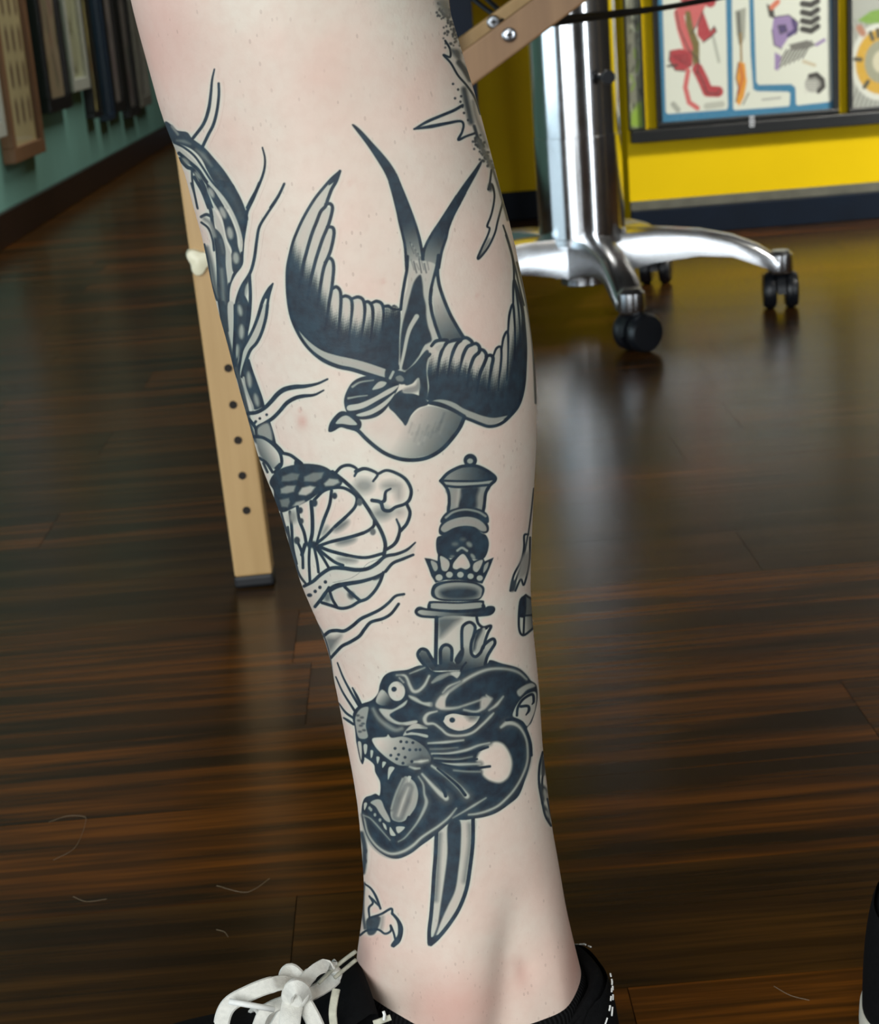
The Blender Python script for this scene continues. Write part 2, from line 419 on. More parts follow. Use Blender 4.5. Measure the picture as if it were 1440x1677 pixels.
def draw_swallow():
    S = 'swallow_tattoo'
    # tail streamers
    org(S, 460, 200)
    Lt = [(700, 30), (760, 110), (850, 230), (930, 350), (1010, 480), (1060, 590), (1100, 720), (1140, 870), (1170, 1000), (1200, 1120), (1222, 1240), (1235, 1440)]
    Rt = [(725, 26), (800, 90), (900, 200), (1000, 310), (1080, 410), (1140, 510), (1190, 640), (1240, 770), (1290, 910), (1340, 1060), (1375, 1200), (1405, 1390)]
    fill(Lt + [(1400, 1440)] + Rt[::-1], f=1.6, g=((1230, 980), .9, (1330, 1400), .22))
    stroke(Lt[5:], (.5, 4, 4.5)); stroke(Rt[5:], (.5, 4, 5))
    for k in range(9):
        x = 1270 + k * 13; stroke([(x, 1180 + k * 18), (x + 40, 1290 + k * 14)], 1.5, .25 if k % 2 else .75, 2)
    org(S, 640, 200)
    Lq = [(882, 384), (820, 470), (730, 590), (640, 720), (560, 850), (480, 980), (410, 1090), (350, 1200), (322, 1290), (315, 1390)]
    Rq = [(897, 398), (860, 480), (800, 590), (740, 700), (680, 810), (620, 920), (570, 1040), (545, 1140), (505, 1260), (482, 1370), (472, 1430)]
    fill(Lq + [(400, 1450)] + Rq[::-1], f=1.6, g=((470, 1080), .9, (380, 1420), .35))
    stroke(Lq[3:], (.5, 4, 4.5)); stroke(Rq[3:], (.5, 4, 4.8))
    stroke([(320, 1250), (316, 1330), (316, 1400)], (5, 4))
    # body
    org(S, 640, 420)
    fill([(160, 60), (300, 40), (440, 80), (440, 200), (395, 330), (385, 430), (400, 540), (430, 650), (470, 790), (400, 900), (150, 1150), (70, 1100), (60, 950), (75, 780), (110, 600), (150, 400), (170, 200)], .16, 2)
    fill([(290, 180), (230, 250), (190, 380), (160, 500), (120, 650), (98, 800), (92, 950), (100, 1080), (140, 1120), (200, 1080), (290, 960), (340, 870), (400, 830), (395, 770), (368, 690), (350, 590), (345, 480), (322, 380), (312, 260)], .88, 3)
    fill([(0, 520), (90, 520), (85, 640), (62, 800), (58, 1000), (90, 1100), (0, 1080)], .9, 2)
    stroke([(255, 590), (192, 700), (160, 800), (130, 950), (98, 1090)], (8, 6, 4.5), .16, 1.8)
    stroke([(370, 915), (300, 990), (240, 1060), (150, 1140)], (7, 3.5), .16, 1.8)
    fill([(345, 865), (380, 930), (300, 990), (290, 960)], .16, 2)
    stroke([(205, 250), (150, 400), (112, 600), (75, 780), (65, 990)], (5, 4.2, 3.2), .17, 1.6)
    for k in range(7):
        stroke([(200 + k * 26, 30 + (k % 3) * 20), (230 + k * 24, 130 + (k % 2) * 30)], 1.8, .72 if k % 2 else .45, 2.2)
    stroke([(165, 0), (160, 120), (135, 260), (112, 400), (98, 520)], 5)
    stroke([(470, 0), (450, 110), (425, 210), (398, 320), (388, 430), (403, 540), (432, 650), (462, 740), (484, 800)], 5.2)
    # side feather
    fill([(450, 190), (412, 330), (412, 430), (430, 560), (480, 795), (700, 800), (600, 600), (500, 400)], f=1.5, g=((450, 380), .12, (670, 790), .72))
    stroke([(470, -10), (460, 130), (465, 210), (482, 300), (522, 420), (580, 560), (640, 670), (700, 770), (730, 810)], 5.5)
    stroke([(400, 320), (390, 430), (403, 540), (432, 650), (462, 740), (484, 800)], 5)
    # left wing
    org(S, 460, 420)
    out = [(580, -840), (500, -765), (420, -675), (340, -575), (270, -465), (210, -355), (160, -245), (120, -140), (90, -20), (66, 110), (62, 250), (70, 400), (95, 560), (140, 690), (210, 820), (300, 930), (420, 1020), (560, 1080), (700, 1110), (830, 1150), (960, 1190), (1060, 1220)]
    tips = [(1170, 525), (1060, 490), (1000, 470), (945, 445), (895, 470), (860, 452), (815, 430), (760, 402), (700, 410), (640, 392), (590, 380), (545, 302), (510, 320), (512, 110), (475, 20), (440, 40), (470, -60), (500, -160), (520, -240), (485, -285), (470, -300), (500, -420), (500, -470), (440, -505), (480, -590), (540, -740)]
    fill(out + [(1150, 1100), (1165, 800)] + tips, f=1.5,
         fn=feather_fade([(460, 365, 424), (478, 378, 428), (500, 412, 465), (520, 442, 486), (535, 468, 528), (548, 505, 540), (568, 512, 553), (588, 518, 556), (603, 508, 556), (622, 502, 552), (634, 490, 525), (660, 480, 515)]))
    fill([(165, 690), (240, 790), (330, 870), (430, 930), (560, 970), (700, 1000), (850, 1040), (1030, 1105), (1040, 1200), (960, 1180), (830, 1140), (700, 1100), (560, 1070), (430, 1015), (310, 925), (220, 820)], .24, 1.6)
    stroke(out, [3] + [4.6] * 8 + [5] * 7 + [6.5] * 6)
    stroke([(150, 680), (240, 785), (330, 865), (430, 925), (560, 965), (700, 995), (850, 1035), (1040, 1100)], 3, .95)
    seps = [
        [(582, -838), (545, -740), (500, -660), (462, -560), (440, -495), (392, -440), (352, -340), (312, -240), (280, -140), (250, -30), (226, 60), (212, 140), (195, 220), (178, 320)],
        [(440, -512), (485, -518), (508, -485), (500, -420), (472, -320), (448, -260), (410, -170), (370, -50), (342, 40), (322, 120), (300, 210), (280, 320), (262, 420)],
        [(455, -290), (508, -285), (524, -240), (514, -160), (490, -60), (460, 20), (430, 90), (410, 170), (395, 260), (380, 370), (360, 490)],
        [(435, 60), (472, 15), (508, 40), (520, 110), (512, 220), (498, 330), (476, 450), (455, 600), (430, 720)],
        [(505, 320), (545, 298), (582, 335), (592, 420), (585, 550), (570, 700), (558, 800)],
        [(598, 400), (640, 388), (688, 415), (702, 490), (690, 640), (668, 820)],
        [(705, 412), (760, 398), (808, 425), (826, 510), (815, 650), (788, 820)],
        [(822, 448), (862, 446), (895, 485), (906, 560), (900, 680), (878, 840)],
        [(898, 455), (945, 440), (996, 470), (1010, 560), (998, 720)],
        [(1010, 490), (1060, 488), (1100, 515), (1175, 522)]]
    for i, s in enumerate(seps):
        stroke(s, [4.5] + [5.4] * (len(s) - 3) + [4, 2.5])
    fill([(582, -842), (500, -760), (470, -700), (520, -730), (545, -750)], 1, 1.5)
    # right wing
    org(S, 640, 420)
    wing = [(330, 1000), (410, 850), (470, 825), (560, 820), (620, 825), (690, 815), (740, 800), (800, 855), (850, 860), (880, 905), (940, 975), (985, 975), (1010, 980), (1040, 900), (1085, 885), (1110, 790), (1142, 735), (1165, 580), (1197, 470), (1203, 300), (1215, 240), (1250, 350), (1290, 500), (1312, 700), (1325, 900), (1320, 1100), (1308, 1260), (1290, 1370), (1250, 1470), (1190, 1550), (1120, 1600), (1020, 1580), (920, 1565), (820, 1530), (720, 1490), (640, 1440), (560, 1410), (470, 1400), (390, 1420), (340, 1380), (350, 1200)]
    fill(wing, f=1.5, fn=feather_fade([(695, 570, 614), (712, 580, 616), (728, 583, 612), (745, 585, 612), (763, 590, 616), (780, 600, 626), (797, 592, 636), (813, 592, 652), (830, 580, 640), (842, 520, 585), (852, 495, 565), (862, 450, 510)]))
    fill([(385, 1420), (470, 1400), (560, 1410), (640, 1440), (720, 1490), (820, 1530), (920, 1565), (1020, 1580), (1150, 1560), (1060, 1630), (970, 1655), (880, 1635), (800, 1605), (720, 1575), (640, 1525), (560, 1485), (470, 1455)], .3, 1.6)
    stroke([(1215, 240), (1250, 350), (1290, 500), (1312, 700), (1325, 900), (1320, 1100), (1310, 1250), (1285, 1380), (1245, 1480), (1180, 1560), (1110, 1625), (1040, 1660), (960, 1670), (880, 1645), (800, 1612), (720, 1580), (640, 1530), (560, 1490), (470, 1460), (385, 1440)], 5.2)
    stroke([(385, 1418), (470, 1398), (560, 1408), (640, 1438), (720, 1488), (820, 1528), (920, 1563), (1020, 1578), (1150, 1555)], 2.5, .9)
    seps = [
        [(400, 880), (440, 835), (500, 822), (560, 830), (520, 890), (492, 960), (470, 1060), (455, 1220)],
        [(560, 845), (620, 825), (690, 820), (650, 860), (612, 940), (582, 1050), (560, 1190)],
        [(680, 820), (738, 798), (790, 828), (800, 862), (752, 890), (712, 970), (690, 1060), (662, 1200)],
        [(790, 868), (840, 856), (872, 890), (868, 940), (822, 985), (790, 1060), (765, 1150), (752, 1280)],
        [(868, 905), (918, 928), (942, 980), (920, 1050), (882, 1140), (860, 1240), (842, 1350)],
        [(935, 985), (978, 970), (1006, 1000), (992, 1080), (972, 1200), (958, 1320)],
        [(1005, 985), (1038, 905), (1080, 888), (1088, 960), (1080, 1080), (1065, 1200), (1058, 1320)],
        [(1090, 905), (1108, 800), (1142, 738), (1155, 800), (1152, 1000), (1140, 1220)],
        [(1152, 750), (1165, 580), (1197, 472), (1212, 560), (1222, 800), (1215, 1020)],
        [(1203, 470), (1205, 300), (1215, 242), (1242, 400), (1262, 600), (1272, 820)]]
    for i, s in enumerate(seps):
        w = 5.6 if i < 6 else 3.8
        stroke(s, [w * .8] + [w] * (len(s) - 3) + [w * .7, w * .4])
    stroke([(385, 960), (352, 1010), (338, 1100), (350, 1200), (362, 1290), (340, 1380)], 5, .9)
    stroke([(372, 1000), (358, 1080), (352, 1150), (368, 1280), (350, 1375)], 3.4, .25)
    fill([(440, 890), (520, 860), (490, 920), (460, 930)], .2, 1.5)
    # neck, head and breast
    org(S, 520, 540)
    fill([(850, 430), (960, 330), (1070, 200), (1100, 250), (1070, 350), (1085, 600), (1065, 690), (1000, 720), (1000, 480), (930, 530), (860, 540)], .86, 2)
    fill([(690, 780), (860, 935), (900, 880), (990, 790), (1100, 750), (1250, 780), (1430, 860), (1380, 960), (1250, 1140), (1100, 1230), (900, 1260), (750, 1230), (600, 1150), (480, 1040), (420, 960), (440, 880), (600, 850)], f=2,
         g=((850, 900), .05, (1290, 1120), .66))
    for k in range(26):
        a = k / 25; x = 900 + 330 * a; y = 1130 - 220 * hashn(np.float64(k + 3))
        stroke([(x, y), (x + 30, y - 90)], 2.2, .12 + .35 * a if k % 2 else .3 + .3 * a, 5)
    fill([(700, 750), (760, 640), (830, 590), (850, 620), (950, 630), (1060, 680), (1085, 735), (990, 770), (920, 840), (870, 940), (830, 900), (760, 820)], .88, 1.6)
    fill([(830, 610), (860, 575), (960, 545), (990, 480), (1010, 560), (985, 605), (900, 625)], .4, 5)
    stroke([(1100, 715), (1200, 730), (1320, 780), (1440, 850)], 6, .93)
    fill([(285, 800), (262, 700), (290, 600), (350, 510), (450, 460), (560, 455), (700, 490), (800, 525), (760, 640), (690, 760), (620, 830), (540, 868), (430, 880), (340, 850)], .95, 1.5)
    stroke([(345, 560), (420, 515), (550, 495)], (4, 3, 2), .32, 2.5)
    stroke([(305, 672), (330, 668), (400, 655), (490, 645)], (4, 2), .35, 2)
    fill([(540, 590), (580, 530), (625, 505), (680, 520), (640, 565)], .2, 1.6)
    fill([(300, 745), (420, 720), (560, 660), (700, 580), (800, 545), (740, 610), (600, 690), (450, 770), (310, 795)], .14, 1.5)
    fill([(385, 832), (520, 785), (640, 715), (760, 620), (720, 690), (640, 770), (530, 832), (430, 852)], .14, 1.5)
    fill([(680, 380), (800, 400), (870, 430), (865, 530), (760, 525), (670, 490)], .88, 2)
    fill([(770, 465), (815, 448), (850, 480), (838, 508), (785, 502)], .5, 2)
    stroke([(715, 475), (745, 415)], 4.5, .25, 1.5)
    fill([(108, 990), (125, 915), (180, 840), (240, 800), (320, 820), (420, 885), (432, 950), (390, 990), (300, 975), (230, 958), (170, 990), (130, 1005)], 1, 1.5)
    fill([(180, 920), (230, 860), (290, 842), (350, 880), (392, 930), (330, 936), (250, 925)], .18, 1.5)
    stroke([(330, 960), (400, 990), (470, 1060), (560, 1140), (660, 1210), (780, 1260), (900, 1280), (1030, 1270), (1140, 1230), (1240, 1160), (1330, 1060), (1400, 960), (1445, 860)], 6.2)

def draw_dagger():
    S = 'dagger_tattoo'
    org(S, 650, 730)
    fill([(500, 415), (900, 395), (865, 500), (850, 640), (510, 640), (515, 520)], .36, 1.5)
    fill([(640, 415), (800, 405), (785, 500), (770, 620), (600, 610), (630, 500)], .9, 7)
    stroke([(610, 430), (600, 520), (590, 590)], 5, .25, 4)
    fill([(430, 345), (500, 275), (600, 220), (740, 200), (880, 240), (965, 310), (950, 355), (700, 375), (520, 370)], f=1.4, g=((520, 300), .42, (900, 320), .92))
    fill([(440, 350), (600, 352), (800, 350), (940, 340), (920, 375), (780, 392), (600, 398), (480, 382)], .28, 1.4)
    stroke([(430, 345), (500, 270), (600, 215), (670, 198), (780, 198), (880, 240), (960, 300), (965, 340), (915, 390), (875, 460), (862, 560), (850, 640)], 5)
    stroke([(430, 345), (475, 395), (508, 460), (515, 560), (505, 640)], 5)
    stroke([(440, 342), (600, 348), (800, 346), (955, 325)], 3.5); stroke([(470, 392), (600, 405), (760, 397), (900, 385)], 4)
    blob(722, 143, 66, 64, 1.0, 1.4); blob(720, 150, 30, 26, .28, 1.6)
    fill([(430, 730), (480, 660), (560, 620), (680, 600), (800, 618), (880, 660), (905, 720), (890, 760), (800, 710), (680, 690), (560, 705), (450, 760)], .96, 1.4)
    stroke([(482, 705), (560, 650), (680, 627), (800, 650), (872, 692)], (4, 3.5, 4), .38, 2)
    fill([(415, 860), (425, 780), (480, 730), (580, 695), (700, 682), (820, 705), (895, 770), (900, 840), (850, 860), (760, 810), (660, 800), (560, 820), (470, 880)], .96, 1.4)
    fill([(432, 815), (480, 755), (580, 712), (700, 697), (800, 722), (870, 782), (880, 835), (830, 838), (760, 798), (660, 788), (560, 808), (470, 850)], .32, 1.6)
    fill([(398, 900), (386, 980), (400, 1060), (440, 1090), (520, 1105), (640, 1090), (760, 1115), (850, 1110), (892, 1040), (904, 950), (878, 880), (830, 855), (760, 800), (650, 790), (550, 815), (460, 875)], .94, 1.4)
    blob(712, 970, 34, 24, .45, 4, .7); blob(572, 966, 34, 22, .62, 5); blob(650, 920, 30, 20, .68, 5)
    stroke([(595, 1030), (640, 1003), (690, 1032)], 4, .3, 2)
    blob(748, 1088, 34, 18, .38, 3, .9); blob(545, 1088, 24, 14, .55, 4)
    fill([(272, 1102), (330, 1110), (400, 1132), (405, 1060), (430, 1060), (530, 1118), (585, 1080), (645, 1035), (710, 1085), (755, 1130), (850, 1105), (865, 1135), (952, 1098), (912, 1200), (872, 1290), (840, 1355), (740, 1335), (620, 1318), (480, 1318), (380, 1345), (340, 1280), (312, 1200)], 1.0, 1.4, smooth=False)
    fill([(645, 1062), (700, 1120), (720, 1185), (680, 1215), (630, 1200), (585, 1215), (550, 1195), (565, 1140)], .1, 1.5)
    fill([(428, 1082), (500, 1120), (520, 1170), (492, 1230), (445, 1220), (430, 1150)], .2, 1.5)
    fill([(760, 1155), (842, 1120), (830, 1180), (790, 1240), (750, 1220)], .2, 1.5)
    fill([(332, 1130), (390, 1152), (402, 1210), (368, 1230)], .3, 1.5); fill([(860, 1175), (902, 1142), (888, 1205), (850, 1250)], .3, 1.5)
    for x, y, r in ((415, 1295, 36), (517, 1267, 34), (625, 1267, 33), (725, 1282, 31), (815, 1300, 31)): blob(x, y, r, r * .9, .2, 1.5)
    org(S, 650, 930)
    fill([(375, 155), (480, 128), (620, 122), (760, 138), (850, 180), (858, 240), (820, 305), (760, 322), (600, 328), (440, 322), (350, 285), (338, 220)], 1, 1.4)
    fill([(390, 190), (480, 152), (620, 142), (760, 158), (830, 195), (836, 240), (800, 300), (600, 312), (420, 300), (372, 250)], .36, 1.5)
    fill([(430, 225), (560, 195), (700, 195), (790, 225), (770, 285), (600, 312), (460, 290)], .86, 9)
    fill([(300, 395), (310, 345), (350, 325), (600, 335), (830, 318), (858, 350), (850, 405), (600, 430), (320, 425)], 1, 1.4)
    fill([(335, 372), (360, 346), (600, 352), (820, 340), (832, 370), (810, 395), (600, 412), (360, 400)], .3, 1.6)
    fill([(175, 435), (190, 395), (230, 380), (320, 400), (600, 420), (830, 402), (900, 375), (955, 380), (965, 420), (920, 465), (800, 480), (500, 495), (300, 492), (210, 475)], 1, 1.4)
    fill([(205, 430), (240, 412), (320, 420), (600, 442), (820, 425), (860, 430), (800, 455), (500, 475), (300, 468), (230, 455)], f=1.6, g=((230, 430), .25, (780, 440), .9))
    fill([(410, 492), (780, 485), (790, 560), (700, 620), (640, 800), (560, 940), (400, 950), (405, 700)], .1, 2)
    fill([(410, 490), (620, 492), (560, 560), (500, 620), (430, 680), (412, 640)], .62, 12)
    stroke([(390, 488), (386, 700), (382, 950)], 6.2); stroke([(412, 800), (408, 940)], 3, .3)
    stroke([(785, 488), (800, 545), (850, 585), (925, 570), (895, 640), (868, 715), (850, 790)], 4.5)
    stroke([(780, 630), (830, 605), (880, 590)], 5)
    fill([(650, 600), (700, 552), (760, 570), (745, 700), (720, 820), (760, 885), (830, 840), (900, 735), (950, 715), (900, 850), (870, 950), (780, 985), (640, 1070), (612, 1080), (622, 1005), (350, 1012), (300, 965), (222, 875), (228, 820), (275, 808), (335, 885), (385, 955), (430, 940), (432, 800), (480, 762), (530, 790), (540, 900), (575, 940), (605, 845), (650, 780)], f=1.5, g=((600, 740), .2, (560, 960), .84), smooth=False)
    fill([(600, 840), (650, 780), (662, 830), (640, 910), (600, 948), (565, 910)], .9, 2)
    fill([(830, 610), (870, 600), (850, 720), (810, 830), (770, 845), (770, 780)], .22, 2.5)
    fill([(760, 690), (790, 620), (840, 610), (790, 720), (770, 800), (745, 820)], .85, 5)
    stroke([(640, 790), (640, 610), (668, 555), (722, 535), (768, 575), (760, 650), (732, 740), (732, 835), (772, 872), (822, 832), (850, 770), (900, 720), (950, 698), (964, 740), (930, 800), (890, 870), (868, 950)], 5)
    stroke([(300, 985), (225, 895), (208, 840), (240, 798), (292, 808), (332, 870), (385, 955)], 5.2)
    stroke([(430, 935), (432, 800), (482, 755), (538, 790), (540, 905)], 5.2); stroke([(610, 1080), (640, 985), (680, 930)], 3, .95)
    # lower blade
    org('dagger_blade_tattoo', 570, 1320)
    fill([(870, 270), (1240, 120), (1228, 350), (1195, 600), (1160, 800), (1090, 980), (1000, 1130), (900, 1260), (830, 1335), (800, 1330), (810, 1180), (830, 1000), (850, 650)], .12, 1.5)
    stroke([(905, 270), (895, 450), (885, 700), (872, 900)], 7, .5, 7)
    stroke([(1190, 180), (1195, 350), (1165, 560), (1140, 720)], 7, .42, 7)
    fill([(985, 170), (1100, 140), (1105, 400), (1085, 600), (1055, 800), (990, 950), (930, 1090), (865, 1270), (840, 1290), (890, 1150), (918, 960), (955, 680), (980, 450)], .9, 3)
    stroke([(872, 250), (866, 450), (852, 650), (842, 850), (828, 1050), (812, 1200), (815, 1320)], 6)
    stroke([(1228, 100), (1225, 350), (1195, 600), (1160, 800), (1092, 980), (1000, 1130), (900, 1260), (828, 1330)], 6)
    fill([(800, 1200), (830, 1260), (880, 1240), (920, 1235), (860, 1310), (825, 1340), (798, 1330)], .97, 1.5)

def draw_panther():
    S = 'panther_head_tattoo'
    def K(l): return l
    def Lc(l): return [(x + 840, y) for x, y in l]            # (680,1070) frame in (540,1070) units
    def Mc(l): return [(x + 120, y + 780) for x, y in l]
    def Nc(l): return [(x + 900, y + 780) for x, y in l]
    org(S, 540, 1070)
    sil = [(330, 490), (430, 450), (490, 380), (510, 290), (550, 210), (620, 172), (760, 158), (880, 118), (960, 130), (1040, 180), (1270, 170)] \
        + Lc([(560, 150), (700, 105), (740, 65), (850, 98), (1000, 138), (1080, 195), (1135, 265), (1190, 310), (1203, 430), (1182, 560), (1142, 680), (1098, 745), (1132, 880), (1142, 1000), (1120, 1120), (1085, 1230)]) \
        + Nc([(960, 615), (860, 705), (740, 785), (620, 825), (520, 840), (440, 852), (310, 862), (200, 945), (100, 1032), (0, 1105)]) \
        + Mc([(680, 1182), (560, 1232), (450, 1212), (340, 1132), (260, 1022), (218, 900), (203, 790), (215, 690), (245, 632), (300, 610), (345, 592), (385, 605), (390, 480), (345, 380), (330, 300), (250, 235), (240, 260), (222, 302), (195, 250), (165, 100)]) \
        + [(280, 850), (268, 720), (248, 640), (262, 560)]
    fill(sil, .94, 1.4); SOFT[0] = True
    # left eye and brow
    blob(665, 365, 80, 97, .08, 1.6, -.15); blob(640, 345, 24, 24, 1, 1.8)
    fill([(470, 460), (530, 345), (625, 475), (540, 505)], f=2, g=((500, 420), .2, (590, 500), .9))
    stroke([(665, 208), (745, 218), (785, 300), (820, 365), (870, 368), (932, 312), (978, 222)], [3, 5, 6, 6.5, 6, 5.5, 4.5], .17, 2.4)
    stroke([(690, 235), (730, 280)], 3, .3, 2)
    stroke([(790, 195), (860, 168), (935, 140)], (2, 3.5, 2), .28, 2)
    fill([(1000, 290), (1080, 212), (1275, 175), (1255, 245), (1190, 215), (1090, 262)], .16, 2.5)
    stroke([(1010, 285), (1090, 235), (1160, 205)], 3, .3, 3)
    fill([(780, 408), (850, 430), (920, 475), (1010, 480), (1005, 525), (900, 498), (800, 445)], .2, 3.5)
    # snout
    fill([(500, 535), (620, 542), (700, 500), (765, 455), (740, 510), (640, 565), (600, 600), (650, 650), (720, 672), (850, 655), (855, 685), (760, 705), (660, 690), (570, 640)], .18, 2.6)
    fill([(325, 535), (400, 515), (395, 590), (378, 700), (395, 815), (310, 822), (280, 720), (275, 620)], .32, 2)
    for x, y in ((310, 650), (340, 620), (330, 700), (360, 745), (300, 600), (350, 680), (320, 760)): blob(x, y, 18, 10, .75, 3)
    stroke([(445, 535), (490, 620), (560, 690), (650, 745), (715, 735)], (4, 7, 5), .42, 4)
    fill([(440, 825), (560, 812), (585, 788), (620, 822), (720, 812), (820, 842), (900, 890), (952, 940), (995, 1020), (982, 1072), (900, 1092), (820, 1112), (760, 1102), (680, 1092), (600, 1042), (520, 972), (460, 900)], f=2, g=((500, 860), .05, (900, 1000), .6))
    stroke([(830, 1065), (900, 1060), (965, 1050)], (3, 7, 3), .12, 3); stroke([(790, 1112), (840, 1128), (885, 1128)], (3, 5, 3), .2, 2.5)
    dots([(760, 868), (820, 875), (705, 862), (730, 930), (790, 945), (850, 945), (683, 990), (745, 1018), (650, 928), (665, 1032), (810, 1060), (610, 995), (725, 1075), (890, 945)], 14, .9)
    fill([(725, 800), (780, 720), (850, 685), (955, 722), (945, 745), (840, 742), (790, 765), (900, 785), (965, 802), (955, 828), (850, 802), (770, 800)], .2, 2.2)
    stroke([(765, 770), (840, 750), (950, 748)], (4, 3, 2), .92, 2)
    # big brow and right eye
    stroke(Lc([(1095, 255), (1010, 185), (880, 152), (720, 158), (570, 215), (410, 315), (290, 405), (235, 475), (230, 520), (310, 542), (420, 532), (520, 500), (650, 455)]), [2.5, 4, 4, 5, 6, 6.5, 8, 10, 9, 6, 4, 3.5, 2.5], .17, 3.2)
    fill(Lc([(205, 505), (255, 425), (330, 380), (300, 460), (292, 535), (235, 542)]), .13, 3)
    stroke(Lc([(272, 385), (330, 325), (440, 275)]), (2.5, 4.5, 2), .2, 2.5)
    stroke(Lc([(480, 555), (600, 572), (680, 525), (725, 450), (700, 410)]), [3, 4, 6.5, 5, 2], .17, 2.6)
    fill(Lc([(660, 430), (760, 440), (720, 510), (670, 550), (640, 520)]), .2, 5)
    stroke(Lc([(728, 558), (800, 505), (865, 425)]), (3, 6, 3), .17, 2.6)
    stroke(Lc([(215, 568), (130, 592), (95, 640), (115, 688), (185, 692), (255, 742), (325, 798), (440, 810), (560, 780), (660, 700), (740, 620), (770, 588)]), [3, 6, 8, 6, 4.5, 4.5, 5, 5, 5, 5, 5, 3], .18, 2.2)
    fill(Lc([(270, 650), (295, 602), (380, 580), (500, 600), (630, 602), (602, 680), (520, 740), (420, 760), (320, 720)]), .05, 1.6)
    fill(Lc([(500, 610), (620, 605), (600, 650), (540, 660), (520, 640)]), .55, 9)
    blob(1205, 655, 27, 25, 1, 1.8)
    stroke(Lc([(270, 650), (295, 602), (380, 578), (500, 598), (632, 602)]), 4.5, 1)
    # ear
    fill(Lc([(1000, 370), (1080, 310), (1150, 292), (1180, 325), (1100, 360), (1030, 425)]), f=3, g=((1010, 380), .85, (1160, 310), .25))
    fill(Lc([(958, 612), (980, 540), (1030, 460), (1100, 400), (1178, 378), (1192, 440), (1176, 560), (1138, 660), (1100, 715), (1060, 670), (1000, 640)]), .14, 1.6)
    stroke(Lc([(1000, 610), (1010, 530), (1060, 452), (1150, 402), (1165, 470), (1150, 500)]), [4, 4, 4, 4.5, 4, 2], 1)
    stroke(Lc([(1038, 522), (1108, 518), (1118, 560), (1090, 605)]), (4.5, 4.5, 2), 1)
    # cheek
    stroke(Lc([(845, 725), (905, 685), (980, 695), (1040, 742), (1090, 840), (1106, 960), (1098, 1080), (1050, 1210), (980, 1330), (905, 1418), (810, 1500), (700, 1550), (600, 1575), (525, 1582)]), [5, 9, 7, 5, 4, 4, 4, 4, 4, 4.5, 4.5, 4.5, 4, 3], .17, 2.4)
    stroke(Lc([(900, 655), (980, 648), (1050, 682), (1092, 760), (1132, 880), (1142, 1000)]), 4.6, 1)
    fill(Lc([(760, 872), (860, 885), (930, 980), (955, 1090), (922, 1210), (840, 1272), (740, 1255), (670, 1205), (640, 1130), (600, 1060), (640, 960)]), .0, 5)
    for a in ([(130, 882), (300, 872), (475, 852)], [(165, 985), (330, 982), (500, 950), (620, 905), (730, 880)], [(270, 1082), (420, 1090), (640, 1085)]):
        stroke(Lc(a), (3, 5.5, 3), .17, 2.4)
    stroke(Lc([(150, 940), (280, 938), (420, 925)]), (2, 2.5, 1), .45, 2.5)
    stroke(Lc([(190, 1030), (400, 1042), (560, 1015)]), (2, 3, 1.5), .35, 2.5); stroke(Lc([(380, 1148), (500, 1160), (640, 1162)]), 2.5, .35, 2.5)
    for a in ([(130, 907), (300, 905), (455, 888)], [(180, 1002), (400, 1002), (560, 972), (715, 920)], [(190, 1068), (360, 1110), (540, 1132), (735, 1110)]):
        stroke(Lc(a), (3, 4.4, 4), 1)
    stroke(Lc([(200, 1052), (400, 1062), (610, 1038)]), (3, 4, 3), .95)
    for a, b in (([(165, 1105), (310, 1205), (430, 1310), (508, 1400)], [(220, 1130), (330, 1220), (430, 1310), (492, 1390)]), ([(70, 1185), (150, 1275), (240, 1370), (305, 1420)], [(120, 1140), (220, 1250), (280, 1340), (300, 1400)])):
        stroke(Lc(a), (4, 9, 11), .17, 2.6); stroke(Lc(b), (3, 5, 5), 1, 1.6)
    # jaw lights
    stroke(Nc([(310, 832), (420, 770), (520, 710), (635, 640)]), (1.5, 4.5, 2), .2, 2.4)
    stroke(Nc([(345, 740), (270, 830), (170, 912), (80, 972), (0, 1030), (-80, 1105), (-180, 1165), (-290, 1185), (-390, 1140), (-470, 1060), (-520, 970), (-545, 860), (-560, 805)]), [2, 4, 4.5, 4.5, 5, 5.5, 5.5, 5, 4.5, 4, 3.5, 3, 2], .17, 2.6)
    # mouth
    stroke(Mc([(755, 430), (800, 505), (812, 600), (832, 680), (800, 775), (742, 880), (680, 962), (620, 1030), (560, 1066)]), [2.5, 3.5, 4, 7, 6, 4, 3, 2.5, 1.5], .28, 2.2)
    fill(Mc([(620, 425), (560, 540), (520, 640), (485, 760), (500, 845), (560, 875), (625, 862), (680, 800), (730, 720), (752, 620), (742, 540), (705, 470)]), f=2, g=((600, 700), .28, (745, 620), .72))
    stroke(Mc([(655, 540), (610, 660), (560, 810)]), (6, 9, 7), .06, 7)
    stroke(Mc([(600, 450), (550, 560), (515, 660), (495, 740)]), 2.5, .2, 3)
    fill(Mc([(428, 470), (412, 560), (425, 640), (470, 725), (500, 640), (530, 540), (590, 425), (545, 395), (490, 500)]), f=2, g=((425, 560), .22, (510, 570), .88))
    stroke(Mc([(500, 872), (570, 892), (635, 872), (662, 828)]), 5, 1)
